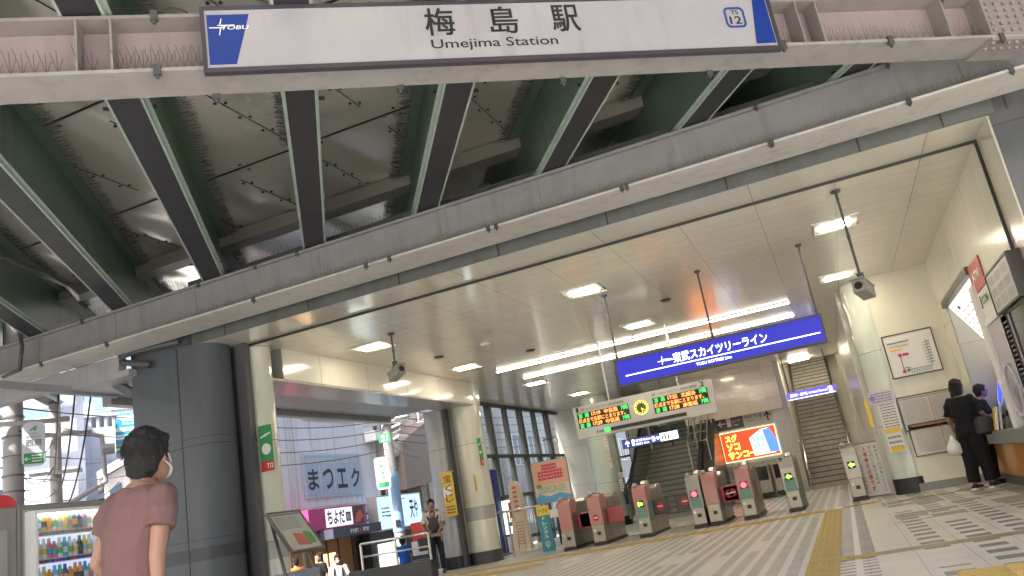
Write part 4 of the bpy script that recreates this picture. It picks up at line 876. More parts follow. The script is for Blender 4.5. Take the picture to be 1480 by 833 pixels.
for tx, tl, br, sd_ in (('wide framed timetable with orange header in the middle below the route map', (1297, 577), (1371, 590), 3), ('wide framed timetable with orange header, lowest on the map wall', (1313, 616), (1388, 636), 5)):
    A = P(*tl, 'Y', 17.06); W = 1.05; H = .60 if sd_ == 3 else .56; F = Fr(A-zV*H, XR_, zV)
    o = signboard('timetable', tx, 'timetable', F, W, H, mat('timetable_paper', (.55, .55, .50), .2, coat=.5), MATS['map_frame_brown'], .03, .018, 'framed timetables')
    mb = MB(); F.rect(mb, .03, W-.03, H*.93, H*.96, .004); F.rect(mb, W*.49, W*.505, .02, H*.92, .004); mb.build('orange_rule', mat('print_orange', (.60, .22, .10), .5), o)
    mb = MB(); F.lines(mb, .06, W*.46, .05, H*.88, 14, .004, .35, sd_, 2); F.lines(mb, W*.53, W*.9, .05, H*.88, 14, .004, .35, sd_+1, 2); mb.build('print', mat('print_faint', (.33, .33, .32), .5), o)
# notices on the green column
for i, (tx, tl, br, m, n_) in enumerate((('violet and white notice highest on the green column', (1253, 569), (1284, 575), mat('notice_violet', (.62, .58, .66), .4), 4), ('white notice sheet on the green column, between violet and yellow ones', (1266, 581), (1293, 612), paper, 9), ('white notice with yellow top, lowest on the green column', (1277, 620), (1297, 643), paper, 3))):
    A = P(*tl, 'Y', 17.02); B = P(*br, 'Y', 17.02); W = (.46, .33, .29)[i]; H = (.24, .58, .46)[i]; F = Fr(A-zV*H, Vector((1, -.15, 0)), zV)
    o = signboard('notice', tx, 'notice', F, W, H, m, None, .008); mb = MB(); F.lines(mb, W*.1, W*.9, H*.1, H*(.7 if i == 2 else .9), n_, .004, .4, i+7); mb.build('print', ink_grey, o)
    if i == 2: mb = MB(); F.rect(mb, W*.05, W*.95, H*.78, H*.97, .004); F.rect(mb, W*.1, W*.95, .02, .1, .006); mb.build('yellow_band', yellow_p, o)
    if i == 0: mb = MB(); F.disc(mb, .06, H*.5, .05, .009, .011); mb.build('emblem', mat('violet_print', (.25, .22, .55), .5), o)
F = Fr(P(1259, 618, 'Y', 17.05), XR_, zV); mb = MB(); F.rect(mb, 0, .06, 0, .5, 0, .01); tag(mb.build('notice', yellow_p), 'narrow vertical yellow strip at the left edge of the green column', 'notice')
# ------------------------------------------------------------------ right wall: ticket window
F, W, H = rect_from((1396.8, 390), (1424.5, 409), 'X', XR-.02, YR_)
t = signboard('atm_sign', 'red sign reading ATM on the right wall', 'sign', F, W, H, mat('sign_red', (.48, .07, .06), .4), None, .015)
mb = MB(); F.text(mb, 'ATM', W*.2, W*.8, H*.38, H*.68, .004, .04); mb.build('lettering', white_p, t)
F, W, H = rect_from((1411, 428), (1443.4, 463.4), 'X', XR-.02, YR_)
t = signboard('service_sign', 'white wall sign with green letters below the red sign', 'sign', F, W, H, paper, None, .015)
mb = MB(); F.text(mb, 'COM', W*.35, W*.85, H*.62, H*.85, .004, .03); mb.build('lettering', green_ink, t); mb = MB(); F.text(mb, 'j', W*.15, W*.3, H*.55, H*.9, .004, .03); F.lines(mb, W*.2, W*.8, H*.12, H*.25, 2, .004); mb.build('dark_lettering', ink, t)
F, W, H = rect_from((1424.5, 401.7), (1473.7, 425.6), 'X', XR-.14, YR_)
t = signboard('framed_notice', 'dark framed white notice case high on the right wall near the entrance', 'notice case', F, W, H, mat('notice_white_sheet', (.62, .62, .58), .3), mat('case_dark', (.045, .04, .035), .4), .13, .025)
mb = MB()
for i in range(3):
    for j in range(3): F.lines(mb, W*(.08+.3*i), W*(.3+.3*i), H*(.08+.3*j), H*(.3+.3*j), 5, .004, .3, i*3+j)
mb.build('print', mat('print_mid_grey', (.40, .40, .38), .5), t)
F, W, H = rect_from((1459, 452), (1500, 500), 'X', XR-.1, YR_); H = 1.0; F = Fr(P(1459, 452, 'X', XR-.1)-zV*.62, YR_, zV)
t = signboard('monitor', 'dark switched off monitor on the right wall at the photo edge', 'monitor', F, .9, .62, mat('monitor_glass', (.03, .035, .03), .1), MATS['case_dark'], .09, .03)
F = Fr(P(1447, 460, 'X', XR-.03)-zV*.95, YR_, zV)
t = signboard('notice_strip', 'narrow vertical strip of small notices left of the dark monitor', 'notice', F, .34, .95, paper, MATS['case_dark'], .02, .012); mb = MB(); F.lines(mb, .04, .3, .05, .9, 14, .004, .4, 9); mb.build('print', ink_grey, t)
# sloping lit fare chart
A = Vector((2.33, 16.1, 3.08)); B = Vector((2.93, 16.1, 2.0)); t = thing('fare_chart', 'sloping lit fare chart above the ticket machines', 'chart', (2.6, 14.6, 2.5))
F = Fr(B, YR_, A-B); H = (A-B).length; mb = MB(); F.rect(mb, 0, 2.85, 0, H, -.03, 0); mb.build('board', emis('fare_lit', (.78, .76, .68), .75), t)
mb = MB()
for i in range(6): F.lines(mb, .1+.45*i, .45+.45*i, H*.15, H*.85, 9, .004, .3, i)
mb.build('print', mat('print_warm_grey', (.60, .54, .48), .5), t)
mb = MB(); F.rect(mb, .5, .7, H*.86, H*.91, .004); mb.build('blue_print', blue_ink, t); mb = MB(); F.rect(mb, .12, .25, H*.06, H*.16, .005); F.rect(mb, .7, .82, H*.06, H*.16, .005); mb.build('yellow_print', yellow_p, t)
mb = MB(); mb.box(2.93, 3.0, 13.2, 16.14, .66, 2.02); struct(mb.build('recess_back', mat('recess_cream', (.42, .41, .38), .4)))
mb = MB(); mb.box(2.32, 2.93, 13.2, 16.14, 3.11, 3.16); mb.box(2.24, 2.36, 13.1, 16.2, 3.08, 3.2); struct(mb.build('recess_head', mat('recess_frame', (.10, .09, .08), .4)))
for k in range(4):
    y = 15.75-.7*k; t = thing('ticket_machine', ('ticket machine nearest the map wall, standing in the right wall recess', 'second ticket machine of the recess, blue glowing hood', 'third ticket machine of the recess, blue glowing hood', 'ticket machine nearest the entrance in the right recess')[k], 'ticket machine', (2.7, y, .7), 0, 'ticket machines in the recess')
    mb = MB(); mb.prism([(2.5, y-.3, .86), (2.93, y-.3, .86), (2.93, y-.3, 1.75), (2.75, y-.3, 1.75)], (0, .6, 0)); mb.build('body', mat('machine_grey', (.40, .40, .40), .35, .3), t, bevel=.015)
    Fm = Fr((2.51, y+.27, .95), YR_, Vector((.25, 0, .89))); mb = MB(); Fm.rect(mb, .05, .5, .42, .72, .006, .02); mb.build('screen', emis('machine_blue', (.02, .05, .9), .7), t)
    mb = MB(); Fm.ring(mb, .27, .55, .26, .025, .01, .03); mb.build('hood_ring', emis('machine_ring', (.25, .30, .75), .25), t)
    mb = MB(); Fm.rect(mb, .05, .2, .1, .2, .004, .03); Fm.rect(mb, .3, .5, .08, .14, .004, .03); mb.build('slot', black, t)
mb = MB(); mb.box(2.2, 2.95, 10.6, 16.1, .66, .86); o = mb.build('shelf', mat('counter_grey', (.22, .22, .215), .4), bevel=.01); 
t = thing('ticket_counter', 'counter with orange wooden front and grey shelf at the ticket machines', 'counter', (2.4, 14, 0)); o.parent = t; o.location = Vector(o.location)-Vector(t.location); 
mb = MB(); mb.box(2.28, 2.32, 10.6, 16.15, .17, .659); mb.build('front_panel', mat('orange_wood', (.50, .20, .035), .3, var=.25, scale=5, coat=.3), t); mb = MB(); mb.box(2.3, 2.32, 10.6, 16.15, -.02, .168); mb.build('plinth', dgrey, t)
t = thing('ticket_office_window', 'white framed office window with grey glass and round speaking ring on the right wall', 'window', (2.29, 12.6, 1.5))
mb = MB(); mb.box(2.23, 2.34, 12.95, 13.25, .86, 2.9); mb.box(2.25, 2.3, 11.2, 12.95, 2.28, 2.36); mb.build('frame', white_p, t); mb = MB(); mb.box(2.27, 2.299, 11.2, 12.95, .87, 2.28); mb.build('pane', mat('lavender_pane', (.42, .41, .48), .15, coat=.4), t)
Fm = Fr((2.265, 12.5, 1.35), YR_, zV); mb = MB(); Fm.ring(mb, 0, 0, .36, .03, .002, .02); mb.build('speaking_ring', mat('pale_ring', (.6, .6, .66), .3), t)
mb = MB(); mb.box(2.22, 2.42, 15.0, 15.45, .86, .99); mb.box(2.24, 2.4, 15.08, 15.38, .99, 1.02); tag(mb.build('receipt_tray', black, bevel=.01), 'black tray standing on the counter in front of the ticket machines', 'tray')
for i, (y, m, tx) in enumerate(((14.75, yellow_p, 'yellow leaflet leaning in the counter rack'), (14.55, paper, 'white leaflet in the counter rack beside the yellow one'), (14.2, mat('leaflet_grey', (.5, .5, .48), .5), 'grey leaflet nearest the office window on the counter'))):
    mb = MB(); mb.obox((2.24, y, .87), (.07, 0, .34), (0, .16, 0), (.012, 0, -.004)); tag(mb.build('leaflet', m), tx, 'leaflet')
#NEXT
# ------------------------------------------------------------------ items left of the gates
def sfence(label, pts, z0, h, nb, base=None, bars=False):
    t = thing('railing', label, 'railing', (sum(p[0] for p in pts)/len(pts), sum(p[1] for p in pts)/len(pts), z0))
    mb = MB(); mb.tube([(x, y, z0+h) for x, y in pts], .028, 10); mb.build('top_rail', steel, t, smooth=True)
    for p in pts: mb = MB(); mb.cyl(p[0], p[1], z0, z0+h, .03, 10); mb.build('post', steel, t, smooth='auto')
    if bars:
        mb = MB(); mb.tube([(x, y, z0+.1) for x, y in pts], .02, 8); mb.build('bottom_rail', steel, t, smooth=True)
        for (x0, y0), (x1, y1) in zip(pts, pts[1:]):
            L = math.hypot(x1-x0, y1-y0); k = max(2, int(L/nb))
            for i in range(1, k): q = i/k; mb = MB(); mb.tube([(x0+(x1-x0)*q, y0+(y1-y0)*q, z0+.1), (x0+(x1-x0)*q, y0+(y1-y0)*q, z0+h)], .01, 6); mb.build('bar', steel, t, smooth=True)
    else:
        for k in range(nb): mb = MB(); mb.tube([(x, y, z0+h*(k+1)/(nb+1)) for x, y in pts], .022, 8); mb.build('middle_rail', steel, t, smooth=True)
    return t
sfence('stainless railing with thin vertical bars between the round column and the ticket gates', [(-8.75, 19.0), (-7.9, 19.0), (-7.05, 19.0)], fz(-8), 1.08, .16, bars=True)
fx = fz(-8.6)
t = thing('blue_post', 'tall narrow dark blue post behind the vertical bar railing', 'post', (-8.8, 20.6, fx)); a_ = P(705, 680, 'Y', 20.5); b_ = P(726, 800, 'Y', 20.5)
mb = MB(); mb.box(a_.x-.0, a_.x+.16, 20.4, 20.7, fx, a_.z); mb.build('post', mat('post_blue', (.015, .03, .19), .4), t, bevel=.01); mb = MB(); mb.box(a_.x-.03, a_.x+.19, 20.37, 20.73, fx, fx+.04); mb.build('base', black, t)
F = Fr(P(727, 774, 'Y', 21), XR_, zV); t = signboard('lit_panel', 'white lit information panel standing behind the vertical bar railing', 'panel', F, .42, .88, emis('panel_lit', (.72, .80, .74), .9), dgrey, .08, .015)
mb = MB(); F.rect(mb, .25, .34, .2, .3, .004); F.rect(mb, .28, .31, .3, .45, .004); mb.build('green_print', green_ink, t); mb = MB(); F.rect(mb, 0, .42, -.75, -.06, -.1, .02); mb.build('stand', white_p, t)
t = thing('standing_banner', 'tapered cream standing banner with red vertical writing behind the railing', 'banner', P(768, 798, 'Y', 20.2)); A = P(768, 797, 'Y', 20.2)
F = Fr((A.x-.45, 20.2, fx), XR_, zV); mb = MB(); F.poly(mb, [(0, 0), (.46, 0), (.36, 1.75), (.2, 1.82), (.1, 1.7)], -.25, 0); mb.build('panel', mat('banner_cream', (.68, .58, .44), .45), t)
mb = MB(); F.lines(mb, .2, .32, 1.0, 1.7, 6, .004, .6, 11); F.lines(mb, .15, .38, .2, .8, 8, .004, .3, 3); F.rect(mb, .02, .1, .9, 1.3, .004); mb.build('lettering', mat('banner_red', (.55, .14, .06), .5), t)
A = P(777, 729, 'Y', 20.0); F = Fr(A, XR_, zV); W = (P(827, 719, 'Y', 20.0)-A).x; H = P(769, 671, 'Y', 20.0).z-A.z
t = signboard('event_poster', 'large pink and cream event poster on a stand near the leftmost gate', 'poster', F, W, H, mat('poster_pale', (.72, .62, .50), .4), mat('poster_frame_grey', (.3, .3, .3), .4), .03, .02)
mb = MB(); F.rect(mb, .01, W-.01, H*.42, H-.01, .001, .002); mb.build('peach_field', mat('poster_peach', (.72, .42, .28), .45), t)
mb = MB(); F.lines(mb, W*.28, W*.72, H*.78, H*.94, 2, .005, .75, 12, 2); F.lines(mb, W*.14, W*.86, H*.54, H*.78, 3, .005, .75, 13, 2); mb.build('title', mat('poster_red', (.60, .03, .12), .5), t)
mb = MB(); F.lines(mb, W*.1, W*.9, H*.22, H*.4, 4, .004, .4, 5); F.rect(mb, W*.06, W*.2, H*.36, H*.46, .006); mb.build('green_print', mat('poster_green', (.12, .35, .12), .5), t)
mb = MB(); F.poly(mb, [(0, 0), (W, 0), (W, H*.1), (W*.7, H*.2), (W*.4, H*.14), (W*.1, H*.22), (0, H*.12)], .003, .004); mb.build('blue_print', mat('poster_blue', (.12, .38, .62), .5), t)
for x in (.1, W-.1): mb = MB(); o = F.p(x, 0, -.05); mb.tube([o, (o.x, o.y+.2, fx)], .016, 8); mb.tube([F.p(x, H, -.04), (o.x, o.y+.45, fx)], .016, 8); mb.build('leg', black, t)
# umbrella rental stand
A = P(786, 795, 'Y', 18.3); t = thing('umbrella_rental_stand', 'umbrella rental stand with teal vertical sign and yellow top beside the leftmost gate', 'stand', A); fx2 = fz(-6.9)
F = Fr((A.x-.02, 18.3, fx2+.03), Vector((1, .0, 0)), zV); mb = MB(); F.rect(mb, 0, .30, 0, .80, -.03, 0); mb.build('panel', mat('teal_sign', (.03, .24, .30), .4), t)
mb = MB(); F.rect(mb, 0, .30, .80, 1.02, -.03, .003); ys_ = mb.build('yellow_header', yellow_p, t); mb = MB(); F.text(mb, 'いーかさ', .04, .26, .86, .96, .006, .02); mb.build('lettering', ink, ys_)
mb = MB(); F.vtext(mb, '傘レンタル', .10, .20, .28, .78, .004, .02); F.ring(mb, .15, .17, .06, .012, .004, .006); F.rect(mb, .14, .155, .07, .2, .004); mb.build('lettering', white_p, t)
mb = MB(); mb.box(A.x+.3, A.x+.95, 18.3, 18.7, fx2, fx2+.12); mb.build('base', mat('stand_base', (.5, .5, .48), .4), t)
for i in range(4): mb = MB(); x = A.x+.4+.14*i; mb.tube([(x, 18.45, fx2+.13), (x+.01, 18.47, fx2+.5), (x+.02, 18.5, fx2+.95)], [.02, .05, .03], 8); mb.tube([(x+.02, 18.5, fx2+.95), (x+.03, 18.5, fx2+1.03), (x+.08, 18.5, fx2+1.04)], .012, 6); u = mb.build('umbrella', mat('umbrella_green', (.012, .06, .065), .5), None, smooth='auto'); tag(u, 'dark green folded umbrella, '+('leftmost in the rental stand', 'second from left in the rental stand', 'third from left in the rental stand', 'rightmost in the rental stand, next to the gate')[i], 'umbrella', 'rental umbrellas')
mb = MB(); mb.box(A.x+.3, A.x+1.0, 18.28, 18.3, fx2+.75, fx2+.93); mb.build('white_band', paper, t)
# stickers on posts and columns
def stick(label, px0, px1, y, m, parts, name='sticker'):
    A = P(*px0, 'Y', y); B = P(*px1, 'Y', y); F = Fr((A.x, y, B.z), XR_, zV); W, H = B.x-A.x, A.z-B.z
    o = signboard(name, label, 'sticker', F, W, H, m, None, .01); parts(F, W, H, o)
def green_poster(F, W, H, o):
    mb = MB(); F.rect(mb, 0, W, 0, H*.22, .001); r_ = mb.build('red_band', red_ink, o); mb = MB(); F.text(mb, 'T12', W*.45, W*.95, H*.06, H*.17, .006, .03); mb.build('lettering', white_p, r_)
    mb = MB(); F.disc(mb, W*.5, H*.48, W*.36, .001, .003, 16); F.poly(mb, [(W*.1, H*.72), (W*.9, H*.8), (W*.9, H*.84), (W*.1, H*.76)], .001, .003); F.disc(mb, W*.5, H*.78, W*.1, .0035, .005, 10); mb.build('pale_print', paper, o)
stick('green and red poster on the cream post at the left of the entrance', (373, 617), (397, 679), 10.27, green_ink, green_poster, 'poster')
stick('green and red poster on the round column beside the window wall', (689, 634), (700, 672), 18.26, green_ink, green_poster, 'poster')
def yp(F, W, H, o):
    mb = MB(); F.rect(mb, W*.35, W*.65, H*.12, H*.88, .004); mb.build('print', mat('brown_print', (.25, .14, .03), .5), o)
stick('narrow yellow vertical sticker on the round column', (684, 686), (690.5, 710), 18.25, yellow_p, yp)
def yb(F, W, H, o):
    mb = MB(); F.vtext(mb, '宝くじ', W*.15, W*.85, H*.3, H*.95, .004, .02); F.lines(mb, W*.1, W*.9, H*.05, H*.25, 3, .004); mb.build('lettering', mat('banner_brown', (.25, .10, .03), .5), o)
    mb = MB(); F.poly(mb, [(0, H*.42), (W*.7, H*.5), (W*.7, H*.7), (0, H*.64)], .002, .003); mb.build('white_patch', paper, o)
A = P(637, 684, 'Y', 17.9); B = P(655, 746, 'Y', 17.9); F = Fr((A.x, 17.9, B.z), XR_, zV)
t = signboard('yellow_banner', 'yellow and white vertical banner hung outside on the grey column', 'banner', F, .29, A.z-B.z, mat('banner_yellow', (.72, .50, .06), .6), None, .01); yb(F, .29, A.z-B.z, t)
mb = MB(); mb.tube([F.p(-.05, A.z-B.z, -.02), F.p(.34, A.z-B.z, -.02)], .01, 6); mb.build('rod', steel, t)
# outer railing and black wall
sfence('stainless two bar railing on a black wall outside the street opening', [(-10.6, 16.6), (-9.7, 16.6), (-8.85, 16.6)], .22, .56, 1)
mb = MB(); mb.box(-10.9, -8.8, 16.45, 16.75, -.4, .22); tag(mb.build('low_wall', granite), 'low black granite wall under the outer railing', 'wall')
# information stand in front of the clad column
BL = P(423, 797, 'Y', 8.45); TL = P(387, 744, 'Y', 8.45); F = Fr(BL, (0, 1, 0), TL-BL); H = (TL-BL).length; W = .62
t = signboard('information_stand', 'tilted information board on a metal stand before the entrance post', 'stand', F, W, H, mat('stand_board', (.50, .50, .46), .3, coat=.4), mat('stand_frame', (.16, .15, .14), .35, .7), .03, .02)
mb = MB(); F.rect(mb, .03, W-.03, H*.93, H*.97, .003); F.lines(mb, .05, W*.8, H*.55, H*.88, 8, .003, .3, 2); mb.build('print', ink_grey, t)
mb = MB(); F.poly(mb, [(.2, H*.12), (.42, H*.1), (.4, H*.4), (.22, H*.44)], .002, .004); mb.build('red_map', mat('map_red', (.5, .12, .09), .5), t); mb = MB(); F.poly(mb, [(.425, H*.1), (.57, H*.14), (.56, H*.42), (.42, H*.46)], .002, .004); mb.build('green_map', mat('map_green', (.10, .30, .08), .5), t)
for a in (.02, W-.02): o = F.p(a, H*.1, -.04); mb = MB(); mb.tube([F.p(a, H*.8, -.04), (o.x-.05, o.y, .5), (o.x-.08, o.y, fz(-6.5))], .022, 8); mb.build('leg', MATS['stand_frame'], t, smooth=True)
mb = MB(); o = F.p(0, 0, 0); mb.box(o.x-.35, o.x-.05, o.y+.05, o.y+W-.05, fz(-6.5), .68); mb.build('leaflet_box', mat('leaflet_box', (.28, .31, .36), .4), t)
# ------------------------------------------------------------------ vending machine
XV = -7.45; y0, y1 = P(24, 725, 'X', XV).y, P(164, 724, 'X', XV).y; z1 = 1.80; z0 = fz(XV)
t = thing('vending_machine', 'grey drinks vending machine with three lit rows of bottles by the man', 'vending machine', (XV, (y0+y1)/2, z0))
vm = mat('vending_body_grey', (.24, .235, .22), .35, coat=.2); mb = MB(); mb.box(XV-.72, XV, y0, y1, z0+.06, z1); mb.build('body', vm, t, bevel=.02)
F = Fr((XV, y0, z0), (0, 1, 0), zV); W = y1-y0; wa, wb = P(37, 800, 'X', XV).y-y0, P(129, 800, 'X', XV).y-y0
mb = MB(); F.rect(mb, wa-.04, wb+.04, .85, 1.88, .002, .03); F.rect(mb, wb+.12, W-.05, .9, 1.25, .002, .01); mb.build('door', mat('vending_door', (.34, .34, .33), .35), t, bevel=.008)
mb = MB(); F.rect(mb, wa, wb, .9, 1.86, .031, .034); mb.build('display_back', emis('vending_lit', (.6, .68, .8), .28), t)
bc = [(.05, .35, .55), (.75, .32, .04), (.75, .30, .04), (.6, .65, .7), (.75, .55, .12), (.7, .5, .10), (.12, .45, .08), (.05, .08, .12), (.03, .03, .04), (.65, .12, .25), (.7, .7, .72), (.25, .45, .7)]
bm_ = [mat('bottle_%s' % n_, c, .25, coat=.5) for n_, c in zip(('teal', 'orange', 'amber', 'white', 'yellow', 'gold', 'green', 'navy', 'black', 'pink', 'pale', 'blue'), bc)]
rr = random.Random(4); nB = 11
for row_, zb in enumerate((1.53+.12, 1.27+.12, 1.01+.12)):
    mb = MB(); F.rect(mb, wa+.01, wb-.01, zb-.045, zb-.0, .035, .13); sh_ = mb.build('shelf', mat('vending_shelf', (.55, .56, .58), .3), t)
    for i in range(nB):
        a = wa+.04+(wb-wa-.08)*(i+.5)/nB; o = F.p(a, zb, .08); r = .033; mb = MB(); hh = .19 if (i+row_) % 4 else .16
        mb.loft([((o.x, o.y, o.z), r, r), ((o.x, o.y, o.z+hh*.62), r, r), ((o.x, o.y, o.z+hh*.8), r*.5, r*.5), ((o.x, o.y, o.z+hh), r*.45, r*.45)], 10)
        k = i if row_ == 0 else (10, 10, 9, 9, 3, 0, 3, 10, 8, 4, 10)[i] if row_ == 1 else rr.randrange(12)
        b_ = mb.build('bottle', bm_[k], t, smooth='auto'); mb = MB(); mb.loft([((o.x, o.y, o.z+hh*.2), r+.001, r+.001), ((o.x, o.y, o.z+hh*.5), r+.001, r+.001)], 10); mb.build('bottle_label', bm_[(k*5+3) % 12], b_, smooth='auto')
        mb = MB(); F.rect(mb, a-.03, a+.02, zb-.04, zb-.01, .131, .138); mb.build('button', MATS['bottle_navy'] if i % 3 else red_ink, t)
mb = MB(); F.rect(mb, wa-.005, wb+.005, .88, 1.83, .16, .163); 
for q in ((wa-.03, wa, .86, 1.85), (wb, wb+.03, .86, 1.85), (wa, wb, 1.82, 1.85)): 
    m2 = MB(); F.rect(m2, *q, .03, .17); m2.build('door_rim', white_p, t)
mb.build('window_pane', cl_glass, t)
mb = MB(); F.rect(mb, wa, wb, 1.80, 1.818, .05, .12); mb.build('lamp', emis('vending_tube', (.8, .92, 1), 3), t)
F2 = Fr((XV+.04, y0-1.2, z0), (0, 1, 0), zV); t = thing('vending_machine', 'second grey vending machine at the left photo edge with round red sign on top', 'vending machine', (XV, y0-.7, z0)); mb = MB(); mb.box(XV-.72, XV+.03, y0-1.15, y0-.02, z0+.06, z1-.02); mb.build('body', mat('vending_brown_grey', (.27, .25, .24), .4), t, bevel=.02); mb = MB(); o = P(10, 730, 'X', XV); Fq = Fr((XV-.1, o.y, z1-.05), (0, 1, 0), zV); Fq.disc(mb, 0, 0, .16, 0, .05, 28); mb.build('round_sign', mat('vending_red', (.6, .02, .03), .3, coat=.5), t); mb = MB(); F2.rect(mb, .15, 1.05, .95, 1.7, .0, .03); mb.build('door', MATS['vending_door'], t)

# ------------------------------------------------------------------ the street
def facade(name, label, F, W, H, dep, m_wall, wins=(), m_fr=None, m_pane=None, roof=True, nd=2, cat='building'):
    t = thing(name, label, cat, F.p(W/2, 0, -dep/2)); mb = MB(); mb.obox(F.p(0, 0, -dep), F.r*W, F.u*H, F.n*dep); mb.build('wall', m_wall, t)
    if roof: mb = MB(); mb.obox(F.p(-.08, H, -dep-.08), F.r*(W+.16), F.u*.15, F.n*(dep+.16)); mb.build('roof', concrete, t)
    for (a0, a1, b0, b1) in wins:
        mb = MB()
        for q in ((a0-.05, a1+.05, b0-.06, b0), (a0-.05, a1+.05, b1, b1+.05), (a0-.05, a0, b0, b1), (a1, a1+.05, b0, b1)): F.rect(mb, *q, .002, .07)
        for k in range(1, nd): a = a0+(a1-a0)*k/nd; F.rect(mb, a-.02, a+.02, b0, b1, .002, .06)
        fr = mb.build('window', m_fr or dgrey, t); mb = MB(); F.rect(mb, a0, a1, b0, b1, .003, .02); mb.build('pane', m_pane or MATS['street_pane'], fr)
    return t
pane = mat('street_pane', (.10, .16, .22), .08, coat=.6); pane_w = mat('curtained_pane', (.30, .38, .48), .15, coat=.6)
XF = -15.5; Yv = Vector((0, 1, 0)); SZ = -.98
def yz(px, py, x=XF): q = P(px, py, 'X', x); return q.y, q.z
mw_m = panel_mat('pale_facade_panels', (.60, .62, .66), .6, 1.3, 0, 'YZ', line=.03, grime=.35, dark=.6)
yA, yB_ = 19.2, yz(541, 640)[0]; F = Fr((XF, yA, SZ), Yv, zV); W = yB_-yA; r_ = lambda px, py: (yz(px, py)[0]-yA, yz(px, py)[1]-SZ)
a0, b1 = r_(436, 659); a1, b0 = r_(523, 712); c0, d1 = r_(434, 584); c1, d0 = r_(507, 604)
t = facade('building', 'pale panelled building with four big window letters above a pink shop sign', F, W, 9.5, 2.6, mw_m, [(c0, c1, d0-.1, d1+.4)], white_p, pane, True, 4)
mb = MB(); F.rect(mb, a0-.06, a1+.06, b0-.06, b1+.06, .002, .05); fr = mb.build('window', mat('frame_blue_grey', (.40, .45, .52), .4), t)
for k in range(4): mb = MB(); q = a0+(a1-a0)*k/4; F.rect(mb, q+.03, q+(a1-a0)/4-.03, b0, b1, .051, .06); mb.build('pane', mat('letter_pane', (.30, .42, .55), .2, coat=.4), fr)
mb = MB()
for k, ch in enumerate('まつエク'): q = a0+(a1-a0)*k/4; w_ = (a1-a0)/4; F.text(mb, ch, q+w_*.16, q+w_*.86, b0+(b1-b0)*.15, b0+(b1-b0)*.66, .063, .025)
mb.build('lettering', ink, t); mb = MB(); F.text(mb, 'NAIL&EYELASH 03-3880-9888', a0+.1, a1-.15, b1-(b1-b0)*.2, b1-(b1-b0)*.07, .063, .01); mb.build('small_lettering', mat('cream_letters', (.5, .48, .38), .5), t)
mb = MB(); F.rect(mb, c0-.3, W, r_(480, 733)[1]-.05, r_(480, 733)[1]+.05, .002, .22); F.rect(mb, a0-.55, a0-.45, .0, 9, .002, .1); F.rect(mb, W-.25, W-.15, 2.5, 8.5, .002, .12); mb.build('ledge', mat('ledge_grey', (.42, .44, .47), .5), t)
mb = MB(); F.rect(mb, W-.7, W-.1, r_(530, 640)[1], r_(530, 640)[1]+.35, .05, .5); mb.build('outdoor_unit', white_p, t)
# shops at its foot
s0, s1 = r_(414, 740)[0], r_(500, 740)[0]; b1 = r_(460, 738)[1]; b0 = r_(460, 768)[1]
F3 = Fr(F.p(s0, b0, .75), Yv, zV); W3, H3 = s1-s0, b1-b0
t = signboard('shop_sign', 'bright pink shop sign with white panel and brush lettering', 'sign', F3, W3, H3, mat('shop_pink', (.46, .04, .18), .45), None, .7)
mb = MB(); F3.rect(mb, W3*.27, W3*.74, .04, H3-.04, .002); wp = mb.build('white_panel', emis('shop_white', (.7, .72, .78), .35), t); mb = MB(); F3.text(mb, 'ちよだ', W3*.3, W3*.60, H3*.18, H3*.85, .006, .03); F3.rect(mb, W3*.62, W3*.71, H3*.25, H3*.7, .006); mb.build('lettering', ink, wp); mb = MB(); F3.text(mb, '鮨', W3*.63, W3*.70, H3*.3, H3*.65, .011, 0); mb.build('white_lettering', paper, wp)
mb = MB(); F3.rect(mb, W3*.76, W3*.95, .04, H3-.04, .002); ph = mb.build('photo_panel', mat('photo_dark', (.05, .03, .04), .4), t); mb = MB(); F3.poly(mb, [(W3*.77, H3*.15), (W3*.86, H3*.1), (W3*.94, H3*.4), (W3*.9, H3*.75), (W3*.82, H3*.6)], .006, .008); mb.build('food_photo', mat('photo_red', (.5, .10, .06), .4), ph)
t = thing('shopfront', 'warm orange lit shop entrance with dark awning under the pink sign', 'shopfront', F.p((s0+s1)/2, 0, .3)); mb = MB(); F.poly(mb, [(s0+.5, b0-.30), (s1+.1, b0-.30), (s1+.1, b0-.02), (s0+.5, b0-.02)], .3, 1.2); aw_ = mb.build('awning', mat('awning_navy', (.05, .055, .09), .6), t)
mb = MB(); Fa = Fr(F.p(s0+1.4, b0-.24, 1.203), Yv, zV); Fa.text(mb, '持ち帰り', 0, .45, 0, .14, .002, .02); Fa.text(mb, '専門店', .7, 1.05, 0, .14, .002, .02); mb.build('lettering', paper, aw_); mb = MB(); Fa.disc(mb, .57, .07, .06, .002, .004, 12); mb.build('red_dot', red_ink, aw_)
mb = MB(); F.rect(mb, s0, s1, 0, b0-.1, .001, .06); mb.build('wall', mat('shop_orange_wall', (.42, .20, .06), .5), t)
for q in (.3, .55, .75): mb = MB(); F.rect(mb, s0+W3*q, s0+W3*q+.06, 0, b0-.1, .06, .1); mb.build('door_frame', mat('shop_wood', (.18, .08, .03), .4), t)
mb = MB(); F.rect(mb, s0+W3*.35, s0+W3*.7, .5, 1.6, .062, .066); mb.build('lit_window', emis('shop_warm', (1, .62, .28), .9), t)
d0_, d1_ = r_(503, 745)[0], r_(543, 745)[0]; q1, q0 = r_(520, 743)[1], r_(520, 768)[1]
F4 = Fr(F.p(d0_, q0, .45), Yv, zV); t = signboard('shop_sign', 'dark and light blue shop sign right of the pink one', 'sign', F4, d1_-d0_, q1-q0, mat('sign_charcoal', (.04, .045, .05), .4), None, .4)
